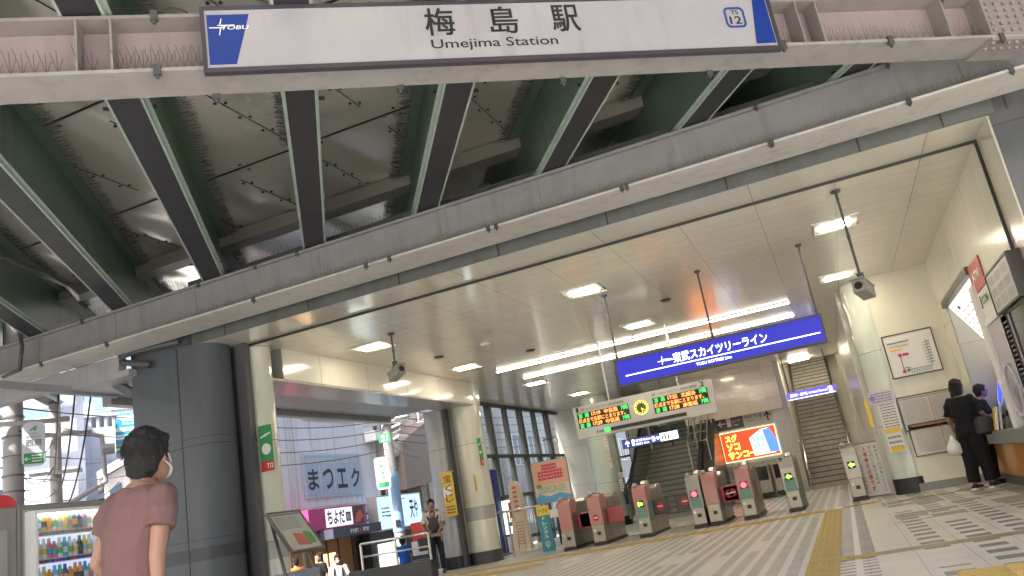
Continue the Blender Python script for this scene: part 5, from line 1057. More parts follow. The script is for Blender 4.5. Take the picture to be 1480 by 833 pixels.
mb = MB(); F4.rect(mb, .03, d1_-d0_-.03, .03, (q1-q0)*.45, .002); mb.build('blue_panel', mat('sign_pale_blue', (.25, .45, .60), .4), t); mb = MB(); F4.text(mb, 'ヘアメイク ECH', .15, d1_-d0_-.15, (q1-q0)*.58, (q1-q0)*.85, .003, .02); mb.build('lettering', paper, t)
t = thing('shopfront', 'dim brown shop entrance under the dark and light blue sign', 'shopfront', F.p((d0_+d1_)/2, 0, .2)); mb = MB(); F.rect(mb, d0_, d1_, 0, q0, .001, .05); mb.build('wall', mat('shop_brown', (.14, .075, .04), .5), t); mb = MB(); F.rect(mb, d0_+.2, d0_+.9, 0, q0-.3, .05, .08); mb.build('door', mat('door_dark', (.03, .025, .02), .3), t)
# neighbour with brown balcony, then siding house
yC = yz(600, 640)[0]; F = Fr((XF-.6, yB_+.15, SZ), Yv, zV)
t = facade('building', 'brown and beige flats with a rounded projecting balcony behind the utility pole', F, yC-yB_-.2, 8.6, 8, mat('wall_taupe', (.28, .23, .20), .7, grime=.3), [(.3, 1.2, 3.0, 4.2), (.4, 1.6, 5.6, 6.8)], None, pane)
mb = MB(); F.poly(mb, [(-.1, 4.5), (2.9, 4.5), (2.9, 5.4), (-.1, 5.4)], .0, 1.1); mb.build('balcony', mat('balcony_beige', (.55, .50, .44), .6), t, bevel=.15)
mb = MB(); F.rect(mb, 0, 2.6, 0, 2.4, .02, .1); mb.build('shop_recess_shade', mat('recess_dark', (.03, .03, .035), .5), t)  # flat dark slab, the shade of a recess given as colour
mb = MB(); F.rect(mb, .2, 1.4, 2.55, 4.4, .02, .08); mb.build('dark_wall', mat('wall_dark_brown', (.07, .05, .045), .6), t)
F = Fr((XF, yC, SZ), Yv, zV); wy = lambda px, py: (yz(px, py)[0]-yC, yz(px, py)[1]-SZ)
sid = panel_mat('beige_siding', (.55, .52, .47), .6, 0, .3, 'XZ', line=.025, grime=.15, dark=.6)
a0, b1 = wy(602, 620); a1, b0 = wy(629, 668)
t = facade('building', 'beige house with horizontal siding and one dark window beside the pole', F, 8.5, 9.2, 8, sid, [(a0, a1, b0, b1), (a1+1.5, a1+2.8, b0, b1)], dgrey, mat('pane_dark', (.05, .05, .055), .1, coat=.5))
mb = MB(); F.poly(mb, [(-2.2, 3.3), (0, 3.5), (.9, 4.6), (.9, 6.2), (-2.2, 5.0)], -.5, .6); mb.build('canopy', mat('canopy_taupe', (.24, .20, .18), .6), t)
mb = MB(); F.rect(mb, 1.6, 5.2, 0, 2.55, .02, .12); mb.build('shop_recess_shade', MATS['recess_dark'], t)  # dark slab on the wall, recess shade put into its colour
e0, f1 = yz(543, 715, XF+.9); e1, f0 = yz(612, 762, XF+.9); F5 = Fr((XF+.9, e0, f0+.15), Yv, zV); W5, H5 = e1-e0, f1-f0-.25
t = signboard('shop_sign', 'wide pale blue lit shop sign with brush characters behind the utility pole', 'sign', F5, W5, H5, emis('sign_sky', (.36, .55, .74), .5), mat('sign_alu', (.5, .5, .52), .4, .6), .35, .04)
mb = MB(); F5.text(mb, '天や', W5*.72, W5*.92, H5*.2, H5*.85, .004, .03); F5.lines(mb, W5*.08, W5*.55, H5*.35, H5*.7, 3, .003, .35, 8); mb.build('lettering', ink, t)
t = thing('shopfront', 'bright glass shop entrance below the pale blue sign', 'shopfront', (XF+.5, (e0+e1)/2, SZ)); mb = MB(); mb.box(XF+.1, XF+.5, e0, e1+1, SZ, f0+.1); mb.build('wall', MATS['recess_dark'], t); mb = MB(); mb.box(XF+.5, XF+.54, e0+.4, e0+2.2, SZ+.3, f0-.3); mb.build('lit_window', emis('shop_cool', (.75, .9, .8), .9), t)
for k, (ya, yb2, hh, m, tx) in enumerate(((38.6, 46, 11, mw_m, 'tall pale building far down the street, seen through the window wall'), (46.3, 56, 8.5, mat('pink_beige_wall', (.48, .40, .38), .7, grime=.2), 'pinkish beige building farther down the street behind the window wall'), (56.5, 75, 12, mat('grey_wall', (.36, .37, .39), .7, grime=.2), 'grey building at the far end of the street behind the window wall'))):
    F = Fr((XF+.2*k, ya, SZ), Yv, zV); ww = yb2-ya
    facade('building', tx, F, ww, hh, 10, m, [(.8+2.3*i, 2.2+2.3*i, 1.2+2.9*j, 2.7+2.9*j) for i in range(int(ww/2.4)) for j in range(int(hh/3.2))], white_p, pane_w)
F6 = Fr((XF+.8, 39.5, 1.6), Yv, zV); t = signboard('shop_sign', 'small magenta shop sign seen low through the window wall', 'sign', F6, 3.2, .5, MATS['shop_pink'], None, .3); mb = MB(); F6.lines(mb, .3, 2.9, .12, .4, 1, .004); mb.build('lettering', paper, t)

for i, yy in enumerate((20.1, 26.2, 29.4)):
    mb = MB(); mb.tube([(XF+.1, yy, -1), (XF+.1, yy, 8)], .05, 8); tag(mb.build('downpipe', mat('pipe_grey', (.33, .34, .36), .5), smooth=True), ('grey downpipe near the left edge of the pale facade', 'grey downpipe between the pale facade and the brown flats', 'grey downpipe on the beige siding house')[i], 'pipe')
# left part of the street: buildings facing the camera side
def cam_frame(px, py, d, turn=0):
    q = D(px, py, d); v = Vector((q.x, q.y, 0)).normalized(); r = Vector((-v.y, v.x, 0))*-1; r.rotate(Matrix.Rotation(R(turn), 3, 'Z')); return q, r
def far_building(name, label, p_tl, p_tr, d, dep, m, wins=(), turn=0, **k):
    A, r = cam_frame(*p_tl, d, turn); B = D(*p_tr, d); W = max(1, (B-A).length); F = Fr((A.x, A.y, -1.1), r, zV); H = A.z+1.1
    return facade(name, label, F, W, H, dep, m, [(a*W, b*W, c*H, e_*H) for a, b, c, e_ in wins], **k), F, W, H
pale_b = panel_mat('pale_blue_facade', (.50, .54, .62), .7, 2.2, 3.0, 'XZ', line=.05, grime=.25, dark=.6)
t, F, W, H = far_building('building', 'big pale blue grey building behind the utility poles at left', (98, 607), (158, 596), 36, 12, pale_b, [(.1, .3, .52, .6), (.5, .7, .52, .6), (.1, .3, .34, .42)], roof=True)
mb = MB(); 
for k in range(5): F.rect(mb, W*(.05+.22*k), W*(.05+.22*k)+.08, H*.05, H*.24, .3, .38)
F.rect(mb, 0, W, H*.235, H*.25, .3, .4)
for k in range(4): F.poly(mb, [(W*(.05+.22*k), H*.05), (W*(.05+.22*k)+.1, H*.05), (W*(.27+.22*k)+.1, H*.24), (W*(.27+.22*k), H*.24)], .3, .36)
mb.build('truss', mat('truss_blue_grey', (.25, .29, .36), .5), t)
mb = MB(); F.rect(mb, -1, W+1.5, -.1, H*.16, .2, 3); mb.build('lower_roof', mat('blue_roof', (.26, .33, .45), .5), t)
t, F, W, H = far_building('building', 'pale office block carrying teal and green signs, right of the big pale building', (157, 594), (213, 600), 40, 12, mat('pale_wall_bluish', (.58, .60, .66), .7, grime=.2), [(.55, .9, .3, .36)])
mb = MB(); F.rect(mb, W*.02, W*.06, 0, H*1.0, .05, .3); mb.build('corner_pipe', mat('truss_blue_grey', ()) if False else MATS['truss_blue_grey'], t)
F7 = Fr(D(163, 641, 39), F.r, zV); t = signboard('roof_sign', 'teal sign with white writing on the pale office block', 'sign', F7, 1.35, .85, mat('teal_sign_bright', (.02, .32, .42), .5), None, .2); mb = MB(); F7.lines(mb, .08, 1.27, .45, .78, 1, .004, .6, 1, 2); F7.lines(mb, .08, 1.2, .1, .4, 2, .004, .5, 2, 2); mb.build('lettering', paper, t)
F7 = Fr(D(165, 616, 39), F.r, zV); mb = MB(); F7.lines(mb, 0, 1.15, .42, .62, 1, .0, .6, 3, 2); F7.disc(mb, .2, .15, .16, 0, .01, 14); F7.lines(mb, .45, 1.1, .03, .25, 1, 0, .6, 4, 2); tag(mb.build('sign_lettering', mat('teal_letters', (.02, .25, .36), .5)), 'teal lettering with round emblem on the wall above the teal sign', 'sign')
F7 = Fr(D(165, 655, 39), F.r, zV); t = signboard('roof_sign', 'small green sign under the teal sign', 'sign', F7, .85, .28, green_ink, None, .1); mb = MB(); F7.lines(mb, .08, .75, .04, .24, 1, .004, .5, 5, 2); mb.build('lettering', paper, t)
t, F, W, H = far_building('building', 'bluish white flats with small balconies filling the gap between poles and office block', (100, 585), (132, 580), 52, 8, mat('flats_bluish', (.5, .53, .6), .6), [(.1+.3*i, .3+.3*i, .2+.15*j, .28+.15*j) for i in range(3) for j in range(5)], roof=False)
q0_ = D(152, 735, 26); t = thing('building', 'white house with a sloping roof edge and dark windows behind the man', 'building', q0_); v, r = cam_frame(152, 735, 26); F = Fr((q0_.x, q0_.y, -1.1), r, zV)
hA = D(150, 690, 26).z+1.1; hB = D(190, 655, 26).z+1.1; mb = MB(); F.poly(mb, [(0, 0), (3.0, 0), (3.0, hB+.6), (1.1, hB), (0, hA)], -5, 0); mb.build('wall', mat('white_house_wall', (.62, .58, .56), .6), t)
mb = MB(); F.poly(mb, [(-.2, hA-.05), (1.1, hB), (3.1, hB+.62), (3.1, hB+.85), (1.0, hB+.25), (-.2, hA+.2)], -5.2, .25); mb.build('roof', mat('white_roof_edge', (.66, .64, .62), .5), t)
mb = MB(); F.poly(mb, [(.15, hA-.9), (.5, hA-.75), (.5, hA-.2), (.15, hA-.4)], .01, .05); F.poly(mb, [(.75, hA-.2), (1.05, hA), (1.05, hA+.5), (.75, hA+.25)], .01, .05); mb.build('window', pane, t)
t, F, W, H = far_building('building', 'pale tower with round white balconies behind the two utility poles', (76, 565), (100, 560), 30, 8, mat('tower_blue', (.42, .46, .54), .6))
mb = MB()
for k in range(5): o = F.p(-.1, 3.2+1.75*k, .6); mb.loft([((o.x, o.y, o.z+z), .85, .85) for z in (0, 1.15)], 28)
mb.build('round_balcony', mat('balcony_white_blue', (.62, .66, .74), .4), t, smooth='auto')
t, F, W, H = far_building('building', 'dim blue grey building at the far left edge of the photo', (-60, 575), (14, 570), 30, 8, mat('edge_building', (.30, .34, .42), .7, grime=.3), [(.5, .8, .3, .42), (.5, .8, .5, .62)])
# utility poles
pole_m = mat('pole_concrete', (.34, .33, .34), .8, bump=.2, grime=.2)
def upole(label, x, y, r, h, arms, steps=True):
    t = thing('utility_pole', label, 'utility pole', (x, y, SZ)); mb = MB(); mb.tube([(x, y, SZ-.1), (x, y, SZ+h)], [r, r*.78], 18); mb.build('pole', pole_m, t, smooth='auto')
    v = Vector((x, y, 0)).normalized(); s_ = Vector((v.y, -v.x, 0))
    for z, L in arms: mb = MB(); mb.obox(Vector((x, y, z))-s_*L-v*(r+.08), s_*2*L, v*.08, zV*.08); mb.build('cross_arm', steel, t)
    if steps:
        mb = MB()
        for k in range(14): mb.tube([Vector((x, y, .5+.45*k)), Vector((x, y, .5+.45*k))+s_*(r+.14)*(1 if k % 2 else -1)], .012, 5)
        mb.build('step_bolts', dgrey, t)
    return t, s_, v
p1, s1_, v1 = upole('thick utility pole with metal bands and a white oval sign at far left', -13.75, 10.55, .185, 9.5, ((3.9, .9), (5.0, .8)))
mb = MB(); rr = random.Random(3)
for k in range(15): z = .7+.33*k+.1*rr.random(); mb.cyl(-13.75, 10.55, z, z+.015+.02*rr.random(), .184+.004*rr.random(), 16)
mb.build('band', mat('band_dark', (.16, .15, .17), .5, .4), p1, smooth='auto')
p2, s2_, v2 = upole('thinner utility pole with equipment arms, second at left', -15.6, 12.95, .13, 9.5, ((4.1, .7), (3.3, .5)))
mb = MB(); o = Vector((-15.6, 12.95, 3.75)); mb.tube([o+s2_*.15+zV*.5, o+s2_*.9+zV*.3, o+s2_*.95-zV*.7, o+s2_*.2-zV*1.1], .06, 8); mb.tube([o+s2_*.9, o+s2_*1.15], .12, 10); mb.build('bracket_loop', pole_m, p2, smooth='auto')
for k in range(3): mb = MB(); c_ = o+s2_*(.75+.16*k)+zV*.5; mb.tube([c_, c_+zV*.22], .05, 8); mb.build('insulator', mat('insulator_grey', (.3, .33, .4), .3), p2, smooth='auto')
p3_, s3_, v3 = upole('utility pole with transformer seen through the street opening', -12.95, 22.5, .17, 9.5, ((4.6, .9), (4.15, .7)))
mb = MB(); mb.cyl(-12.95, 22.5, .9, 2.7, .185, 18); mb.build('blue_wrap', mat('pole_wrap_blue', (.22, .36, .60), .5), p3_, smooth='auto'); mb = MB(); Fw_ = Fr(Vector((-12.95, 22.5, 1.05))-v3*.19-s3_*.1, s3_, zV); Fw_.rect(mb, .02, .16, 0, .2, .0, .02); mb.build('plate', black, p3_)
mb = MB(); o = Vector((-12.95, 22.5, 4.3))+s3_*.55; mb.tube([o, o+zV*.75], .26, 16); mb.build('transformer', mat('transformer_grey', (.42, .46, .52), .4), p3_, smooth='auto')
for k in range(4): mb = MB(); o = Vector((-12.95, 22.5, 3.6+.2*k)); mb.tube([o, o+s3_*(.35+.1*k)+zV*.15], .045, 8); mb.build('bracket', mat('bracket_white', (.55, .58, .62), .4), p3_, smooth='auto')
def oval_sign(label, c, r, W, H, m, ang=0):
    F = Fr(c-r*W/2-zV*H/2, r, zV); t = thing('pole_sign', label, 'sign', c); pts = [(W/2+sx*(W/2-.1)+.1*math.cos(R(a)), H/2+sy*(H/2-.1)+.1*math.sin(R(a))) for sx, sy, a0 in ((1, 1, 0), (-1, 1, 90), (-1, -1, 180), (1, -1, 270)) for a in range(a0, a0+91, 15)]
    mb = MB(); F.poly(mb, pts, -.06, 0); mb.build('board', m, t); mb = MB(); F.poly(mb, [(a*1.0+(a-W/2)*.08, b+(b-H/2)*.03) for a, b in pts], -.05, -.012); mb.build('rim', steel, t); return F, t
osm = mat('sign_bluish_white', (.62, .66, .76), .4)
q = D(48.5, 641, 14.5); v = Vector((q.x, q.y, 0)).normalized(); r = Vector((v.y, -v.x, 0)); F, t = oval_sign('white oval pole sign with two large characters and a green foot', q, r, .34, .78, osm)
mb = MB(); F.rect(mb, .02, .32, .03, .22, .002); gb = mb.build('green_foot', green_ink, t); mb = MB(); arrow(mb, F, .07, .12, .1, 'left', .006); F.lines(mb, .14, .3, .05, .2, 3, .006, .5, 2); mb.build('lettering', paper, gb); mb = MB(); F.text(mb, '西原', .05, .30, .34, .46, .003, .02); F.text(mb, '内科', .10, .24, .55, .59, .003); F.text(mb, '循環器内科', .05, .29, .49, .53, .003); F.text(mb, 'クリニック', .05, .29, .27, .31, .003); mb.build('lettering', ink_grey, t); mb = MB(); F.poly(mb, [(.10, .62), (.14, .62), (.24, .70), (.2, .70)], .003, .005); F.poly(mb, [(.16, .61), (.2, .61), (.23, .67), (.2, .66)], .006, .007); mb.build('emblem', green_ink, t)
mb = MB(); mb.tube([q+zV*.3+v*.05, Vector((-13.75, 10.55, q.z+.3))], .015, 6); mb.tube([q-zV*.3+v*.05, Vector((-13.75, 10.55, q.z-.3))], .015, 6); mb.build('bracket', dgrey, t)
q = D(553, 684, 24.5); v = Vector((q.x, q.y, 0)).normalized(); r = Vector((v.y, -v.x, 0)); F, t = oval_sign('white oval sign with small green writing on the pole in the street opening', q, r, .42, .95, osm)
mb = MB(); F.vtext(mb, '内科小児科', .15, .27, .3, .85, .003, .01); F.rect(mb, .06, .36, .06, .2, .003); mb.build('lettering', green_ink, t); mb = MB(); mb.tube([q+zV*.3+v*.05, Vector((-12.95, 22.5, q.z+.3))], .015, 6); mb.build('bracket', dgrey, t)
q = D(557, 632, 24); F = Fr(q-r*.2-zV*.15, r, zV); t = signboard('pole_sign', 'small green sign with white number 21 high beside the pole', 'sign', F, .34, .26, green_ink, None, .04); mb = MB(); F.text(mb, '21', .07, .27, .04, .22, .004, .04); mb.build('lettering', paper, t)
mb = MB(); mb.tube([q, Vector((-12.95, 22.5, q.z))], .015, 6); mb.build('bracket', dgrey, t)
# wires
def wire(label, a, b, sag, r=.012):
    a, b = Vector(a), Vector(b); mb = MB(); mb.tube([a.lerp(b, k/14)-zV*sag*4*(k/14)*(1-k/14) for k in range(15)], r, 5); return tag(mb.build('power_cable', black, smooth=True), label, 'cable', 'overhead cables')
rr = random.Random(11)
for k in range(7): wire('thin overhead cable running from the thick pole across the pale buildings', (-13.7, 10.4, 2.6+.42*k), (-24+2*rr.random(), 22+6*k*.5, 4.5+.9*k), .3+.5*rr.random(), .014)
for k in range(4): wire('thin overhead cable between the two utility poles at left', (-13.75, 10.6, 2.2+.5*k), (-15.6, 12.9, 2.4+.55*k), .15+.2*rr.random(), .012)
for k in range(3): wire('thick slack cable looping from the canopy to the poles at left', (-11, 9.2+.3*k, 3.85), (-15.5, 12.8, 3.3-.3*k), .35+.2*k, .016)
for k in range(6): wire('thin overhead cable along the facades seen through the street opening', (-13.7, 14+.2*k, 3.2+.35*k), (-12.95, 22.4, 3.4+.3*k), .25, .012)
for k in range(5): wire('thin overhead cable beyond the pole seen through the street opening', (-12.95, 22.6, 3.7+.25*k), (-13.2, 45, 4.2+.4*k), .4, .014)
for k in range(3): wire('thin cable from the pole to the beige house', (-12.95, 22.5, 4.2-.3*k), (-15.4, 27.5+k, 4.6-.5*k), .2, .012)
#NEXT
# ------------------------------------------------------------------ people
skin = mat('skin', (.27, .15, .105), .5, var=.08, scale=12)
hair_m = mat('black_hair', (.005, .005, .006), .75, var=.4, scale=60, bump=.6, bscale=140)
def fold(o, amp, sc_=9, seed=0):
    me = o.data; co = [v.co.copy() for v in me.vertices]; nn = [v.normal.copy() for v in me.vertices]; out = []
    for p0, n0 in zip(co, nn):
        p = p0*sc_+Vector((seed, 0, 0)); out += list(p0+n0*amp*(noise.noise(p)+.5*noise.noise(Vector((p.x*2.3, p.y*2.3, p.z*.9)))))
    me.vertices.foreach_set('co', out); me.update()
def person(label, loc, rz, top, bottom, s=1., arms=None, legs=None, shoe=None, sole=None, hair='short', lean=(0, 0), head_turn=0, cat='person', group=None, sleeve=.85, loose=1., vox=.011, hs=1., female=False, hc=None):
    t = thing('person', label, cat, loc, rz, group)
    A = {k: Vector(v) for k, v in dict(sR=(.17, 0, 1.38), eR=(.22, -.03, 1.11), wR=(.23, .05, .88), sL=(-.17, 0, 1.38), eL=(-.22, -.03, 1.11), wL=(-.23, .05, .88),
         hR=(.09, 0, .90), kR=(.10, .02, .49), aR=(.10, -.02, .08), hL=(-.09, 0, .90), kL=(-.10, .02, .49), aL=(-.10, -.02, .08)).items()}
    for d in (arms, legs):
        if d: A.update({k: Vector(v) for k, v in d.items()})
    lx, ly = lean
    def Lp(v):                           # bend above the hips
        v = Vector(v); k = max(0, v.z-.9); return Vector((v.x+lx*k, v.y+ly*k*(1+.5*k), v.z-.5*ly*ly*k))
    for k in ('sR', 'eR', 'wR', 'sL', 'eL', 'wL'): A[k] = Lp(A[k])
    S = lambda v: Vector(v)*s
    w_ = .93 if female else 1.
    def torso(mb, k, z0, z1, n=18):
        prof = [(.84, .155, .105), (.92, .16, .11), (1.02, .145*w_, .10), (1.12, .15*w_, .105), (1.24, .17*w_, .115), (1.33, .178*w_, .11), (1.39, .165*w_, .092), (1.43, .11, .075), (1.46, .065, .062)]
        rings = []
        for z, a, b in prof:
            if z0 <= z <= z1: c = Lp((0, 0, z)); rings.append((S(c), (a+k)*s, (b+k)*s))
        mb.loft(rings, n)
    hcn = Lp((0, .035, 1.585)); rot = Matrix.Rotation(head_turn, 3, 'Z')
    hp = lambda x, y, z: S(hcn+rot @ Vector((x, y, z))*hs)
    b = MB(); torso(b, 0, .8, 1.5)
    b.tube([S(Lp((0, -.005, 1.42))), S(Lp((0, .01, 1.47))), S(hcn+Vector((0, -.02, -.05)))], [.058*s, .052*s, .052*s], 14)
    b.ell(hp(0, -.01, .015), (.077*s*hs, .097*s*hs, .105*s*hs), 18, 14, rot); b.ell(hp(0, .03, -.05), (.058*s*hs, .062*s*hs, .065*s*hs), 14, 10, rot)
    b.cap(hp(0, .088, .005), hp(0, .105, -.022), .010*s, .014*s, 8)
    for sx in (-1, 1): b.ell(hp(sx*.078, -.005, -.01), (.012*s, .02*s, .03*s), 8, 8, rot)
    for q in 'RL':
        sg = 1 if q == 'R' else -1; sh, el, wr = A['s'+q], A['e'+q], A['w'+q]
        b.cap(S(sh), S(el), .052*s, .038*s, 12); b.cap(S(el), S(wr), .038*s, .024*s, 12); dr = (wr-el).normalized()
        sd_ = dr.cross(Vector((0, 1, .01))).normalized(); fw = dr.cross(sd_).normalized()
        pc = wr+dr*.05; b.cap(S(wr+dr*.015), S(wr+dr*.075), .026*s, .032*s, 10)
        for i in range(4):
            bs = wr+dr*.08+fw*(.027-.018*i); L = (.066, .075, .07, .055)[i]; m_ = bs+dr*L*.55+sd_*.006*sg; e_ = bs+dr*L*.9-sd_*sg*.022
            b.cap(S(bs), S(m_), .0095*s, .0085*s, 8); b.cap(S(m_), S(e_), .0085*s, .007*s, 8)
        bs = wr+dr*.03+fw*.026; b.cap(S(bs), S(bs+dr*.035+fw*.022), .011*s, .010*s, 8); b.cap(S(bs+dr*.035+fw*.022), S(bs+dr*.062+fw*.02), .010*s, .008*s, 8)
        h_, k_, a_ = A['h'+q], A['k'+q], A['a'+q]
        b.cap(S(h_), S(k_), .078*s, .052*s, 12); b.cap(S(k_), S(a_), .052*s, .036*s, 12); b.cap(S(a_-Vector((0, .01, .04))), S(a_+Vector((0, .14, -.045))), .035*s, .028*s, 10)
    o = b.build('body', skin, t, local=True, remesh=vox*s, smo=3)
    # clothes
    c = MB(); torso(c, .022*loose, .83, 1.44)
    for q in 'RL':
        sh, el = A['s'+q], A['e'+q]; c.cap(S(sh-Vector((0, 0, .0))), S(sh.lerp(el, .3)), .068*s, .066*s*loose, 14); c.tube([S(sh), S(sh.lerp(el, sleeve))], [.066*s, .062*s*loose], 14)
    sh_ = c.build('shirt', top, t, local=True, remesh=vox*s, smo=3); fold(sh_, .008*s, 7, rz)
    c = MB(); torso(c, .014, .8, 1.0)
    c.ell(S((0, -.02, .88)), (.165*s, .125*s, .11*s))
    for q in 'RL':
        h_, k_, a_ = A['h'+q], A['k'+q], A['a'+q]
        c.tube([S(h_), S(h_.lerp(k_, .5)), S(k_), S(k_.lerp(a_, .93))], [.097*s, .088*s*loose, .072*s*loose, .064*s*loose], 14)
    tr = c.build('trousers', bottom, t, local=True, remesh=vox*s, smo=3); fold(tr, .007*s, 6, rz+3)
    for q in 'RL':
        a_ = A['a'+q]; c = MB(); c.cap(S(a_+Vector((0, -.03, -.035))), S(a_+Vector((0, .16, -.05))), .045*s, .036*s, 12); f = c.build('shoe', shoe or black, t, local=True, smooth=True)
        if sole: c = MB(); c.box((a_.x-.045)*s, (a_.x+.045)*s, (a_.y-.075)*s, (a_.y+.19)*s, 0, .028*s); c.build('sole', sole, f, local=True, bevel=.01)
    h = MB()
    h.ell(hp(0, -.028, .035), (.091*s*hs, .103*s*hs, .108*s*hs), 20, 14, rot); h.ell(hp(0, -.06, -.02), (.082*s*hs, .062*s*hs, .085*s*hs), 16, 12, rot)
    h.ell(hp(0, .03, .085), (.07*s*hs, .055*s*hs, .035*s*hs), 14, 10, rot)
    for sx in (-1, 1): h.ell(hp(sx*.068, -.005, .02), (.02*s*hs, .04*s*hs, .05*s*hs), 10, 8, rot)
    if hair == 'long':
        h.loft([(hp(0, -.075, -.24), .055*s, .03*s), (hp(0, -.07, -.18), .09*s, .05*s), (hp(0, -.055, -.08), .098*s, .07*s), (hp(0, -.04, .03), .096*s, .085*s)], 16)
    ho = h.build('hair', hc or hair_m, t, local=True, remesh=vox*s, smo=2); fold(ho, .010*s, 26)
    c = MB()
    for sx in (-1, 1): c.ell(hp(sx*.032, .078, .012), (.011*s, .007*s, .005*s), 8, 6, rot)
    c.build('eyes', black, t, local=True)
    return t, A, hp
def cloth(name, col, **k): return mat(name, col, .85, var=.12, scale=14, bump=.25, bscale=220, spec=.2, **k)
# man in the foreground, seen from behind and to his right
q = D(214, 629, 4.2)
t, A, hp = person('man in dull maroon T-shirt and face mask in the left foreground, seen from behind', (q.x-.06, q.y-.1, fz(-3.3)), R(-6), cloth('maroon_shirt', (.14, .080, .080)), cloth('dark_trousers', (.03, .03, .04)),
    s=1.01, arms=dict(eR=(.215, -.04, 1.09), wR=(.21, -.02, .84), eL=(-.27, .0, 1.10), wL=(-.22, .12, .95), sR=(.175, .0, 1.37), sL=(-.175, .0, 1.37)), lean=(0, .13), head_turn=R(10), loose=1.2, vox=.007, hs=1.13, sleeve=.55)
sh_o = [c for c in t.children if c.name.startswith('shirt')][0]; fold(sh_o, .014, 4.0, 8); fold(sh_o, .005, 13, 2)
mb = MB(); rr = random.Random(5)
for i in range(420):                     # loose strands so the hair does not end in a clean edge
    a = rr.uniform(0, 6.283); ph = rr.uniform(.1, 1.9); p0 = Vector((math.sin(ph)*math.cos(a)*.092, math.sin(ph)*math.sin(a)*.104-.03, math.cos(ph)*.108+.035))
    if p0.y > .03 and p0.z < .07 or p0.z < -.02 and p0.y > -.04: continue
    d_ = Vector((p0.x*.5, p0.y*.4-.4*abs(rr.random()), -.5-rr.random()*.6)).normalized()
    mb.tube([hp(*p0), hp(*(p0*1.03+d_*.012)), hp(*(p0*1.04+d_*.03+Vector((0, 0, rr.uniform(-.004, .006)))))], [.0022, .0018, .0006], 3, False)
ho_ = [c for c in t.children if c.name.startswith('hair')][0]; mb.build('strands', hair_m, ho_, local=True)
mb = MB(); c_ = hp(0, .075, -.055); mb.ell(c_, (.05, .045, .05), 14, 10); m_ = mb.build('face_mask', mat('mask_white', (.55, .52, .52), .7), t, local=True, smooth=True)
mb = MB(); mb.tube([hp(.078, -.018, .02), hp(.082, .02, .0), hp(.06, .06, -.03)], .003, 6); mb.tube([hp(.078, -.018, -.02), hp(.08, .02, -.045), hp(.055, .06, -.065)], .003, 6); mb.build('ear_loop', MATS['mask_white'], m_, local=True)
# woman in black at the ticket counter
q = P(1425, 706, 'Z', fz(1.9)); blk = cloth('black_cloth', (.012, .012, .013))
t, A, hp = person('woman all in black with long dark hair standing at the ticket counter', (q.x, q.y, fz(q.x)), R(-38), blk, blk, s=1.03, arms=dict(eR=(.25, .08, 1.12), wR=(.18, .28, 1.08), eL=(-.24, -.02, 1.10), wL=(-.25, .06, .88)),
    legs=dict(kR=(.11, .02, .49), aR=(.12, .02, .08), kL=(-.09, -.02, .49), aL=(-.10, -.08, .08)), hair='long', lean=(0, .05), head_turn=R(-15), loose=1.45, female=True, sole=white_p, vox=.011)
b_ = MB(); b_.loft([((q.x+.24, q.y-.12, z), a, a*.55) for z, a in ((.82, .10), (.86, .17), (1.02, .16), (1.12, .10))], 16); tag(b_.build('shoulder_bag', mat('bag_black', (.015, .015, .016), .5), smooth='auto', bevel=.01), 'black shoulder bag hanging at the right hip of the woman in black', 'bag')
b_ = MB(); b_.loft([((q.x-.26, q.y+.0, z), a, a*.7) for z, a in ((.58, .05), (.62, .12), (.74, .11), (.84, .04), (.90, .02))], 14); o = b_.build('plastic_bag', mat('plastic_white', (.70, .70, .66), .4), smooth=True); fold(o, .012, 12); tag(o, 'small white plastic bag held at the left hand of the woman in black', 'bag')
t, A, hp = person('short dark haired person in dark clothes bending over the counter behind the woman in black', (P(1408, 574, 'Y', 15.75).x-.06, 15.75, fz(2)), R(-80), cloth('navy_cloth', (.02, .02, .03)), blk, s=max(.8, min(1.02, P(1408, 563, 'Y', 15.75).z/1.64)), arms=dict(eR=(.24, .12, 1.12), wR=(.14, .32, 1.10), eL=(-.24, .12, 1.12), wL=(-.12, .32, 1.10)), lean=(0, .18), vox=.014)
# man with baby outside the opening
q = P(640, 826, 'Z', fz(-9)); loc = (-9.1, 17.4, fz(-9)); cream = cloth('cream_shirt', (.52, .48, .42)); dk = cloth('charcoal_cloth', (.03, .03, .035))
t, A, hp = person('man in a cream T-shirt carrying a baby on his chest outside the opening', loc, R(207), cream, dk, s=.97, arms=dict(eR=(.25, .04, 1.12), wR=(.22, .16, .92), eL=(-.25, .04, 1.12), wL=(-.16, .22, 1.02)), vox=.014)
rot = Matrix.Rotation(R(207), 3, 'Z'); L0 = lambda x, y, z: Vector(loc)+rot @ Vector((x, y, z))
mb = MB(); mb.ell(L0(0, .17, 1.08), (.13, .12, .19)); mb.tube([L0(-.1, .13, 1.2), L0(-.13, .0, 1.4), L0(-.1, -.12, 1.25)], .025, 8); mb.tube([L0(.1, .13, 1.2), L0(.13, .0, 1.4), L0(.1, -.12, 1.25)], .025, 8); mb.tube([L0(-.17, 0, .95), L0(-.12, .15, .95), L0(.12, .15, .95), L0(.17, 0, .95)], .035, 8); tag(mb.build('baby_carrier', mat('carrier_grey', (.05, .05, .055), .8), smooth=True), 'dark grey baby carrier strapped on the chest of the man in cream', 'baby carrier')
bt = thing('person', 'baby with dark hair in a carrier on the chest of the man in cream', 'person', L0(0, .17, .95), R(207)); mb = MB(); mb.ell((0, 0, .36), (.062, .065, .075)); mb.ell((0, .02, .12), (.09, .08, .14)); mb.tube([(0, .01, .2), (0, .0, .32)], .035, 10)
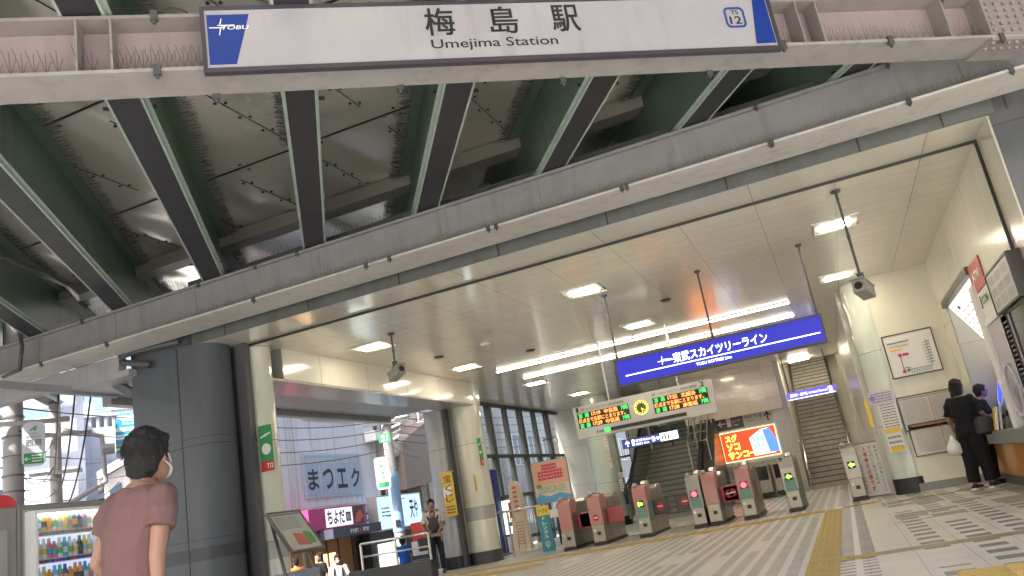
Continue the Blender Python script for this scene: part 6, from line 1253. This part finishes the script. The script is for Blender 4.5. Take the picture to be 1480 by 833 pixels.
for sx in (-1, 1): mb.cap((sx*.08, .03, .2), (sx*.16, .06, .1), .028, .022); mb.cap((sx*.16, .06, .1), (sx*.15, .1, .04), .022, .018); mb.cap((sx*.08, .02, .02), (sx*.15, .06, -.12), .04, .03); mb.cap((sx*.15, .06, -.12), (sx*.14, .04, -.24), .03, .022)
mb.ell((0, .066, .35), (.01, .012, .01)); mb.build('body', skin, bt, local=True, remesh=.009, smo=2); mb = MB(); mb.ell((0, -.012, .375), (.068, .066, .072)); mb.build('hair', hair_m, bt, local=True, smooth=True)
mb = MB(); o_ = L0(.25, .18, .52); mb.prism([(o_.x-.14, o_.y-.05, .4), (o_.x+.14, o_.y-.05, .4), (o_.x+.16, o_.y-.05, .68), (o_.x-.16, o_.y-.05, .68)], (0, .12, 0)); mb.tube([(o_.x-.08, o_.y, .68), (o_.x-.06, o_.y, .78), (o_.x+.06, o_.y, .78), (o_.x+.08, o_.y, .68)], .01, 6); tag(mb.build('hand_bag', mat('bag_navy', (.03, .035, .05), .6)), 'dark tote bag held low by the man in cream', 'bag')
person('child in a bright blue shirt seen from behind at the outer railing', (-10.0, 17.45, -.45), R(30), cloth('bright_blue_cloth', (.02, .12, .55)), dk, s=.72, vox=.017, hs=1.2)
t, A, hp = person('woman in a white top with backpack and face mask walking on the street', (-12.75, 18.8, -1.1), R(215), cloth('white_cloth', (.62, .63, .66)), cloth('grey_cloth', (.3, .3, .32)), s=1.0, female=True, vox=.017, arms=dict(eL=(-.26, .04, 1.12), wL=(-.3, .14, .95)))
mb = MB()
for sx in (-1, 1): mb.tube([hp(sx*.1, -.03, -.16), hp(sx*.1, .09, -.24), hp(sx*.11, .11, -.42)], .018, 8)
mb.ell(hp(0, -.2, -.35), (.14, .09, .2)); mb.build('backpack', blk, t, local=True, smooth=True)
mb = MB(); mb.ell(hp(0, .075, -.045), (.05, .04, .04)); mb.build('face_mask', MATS['mask_white'], t, local=True, smooth=True)
person('woman in black with long hair outside the orange lit shop', (-14.4, 20.4, -1.0), R(160), blk, blk, s=1.0, hair='long', female=True, vox=.017)
person('person in orange brown top at the shop entrance behind the information stand', (-14.9, 19.95, -.98), R(60), cloth('orange_brown_cloth', (.42, .16, .05)), dk, s=.98, vox=.017)
q = P(1266, 603, 'Y', 23.5); person('person in dark grey jacket partly hidden between staircase rail and green column', (q.x-.02, 23.5, fz(0)), R(20), cloth('grey_jacket', (.07, .07, .07)), dk, s=1.03, hair='short', hc=mat('greying_hair', (.12, .12, .10), .6), vox=.017, loose=1.3)
# small red and white board by the outer column
A_ = P(640, 812, 'Y', 18.2); t = thing('standing_board', 'small red and white standing board with black foot outside by the grey column', 'sign', (-9.75, 17.9, -.3)); mb = MB(); mb.box(-9.95, -9.6, 17.85, 17.93, .55, 1.05); mb.build('red_panel', red_ink, t); mb = MB(); mb.box(-9.98, -9.58, 17.83, 17.85, .3, .62); mb.build('white_panel', paper, t); mb = MB(); mb.box(-10.0, -9.55, 17.7, 18.05, -.45, .2); mb.build('foot', black, t, bevel=.02)
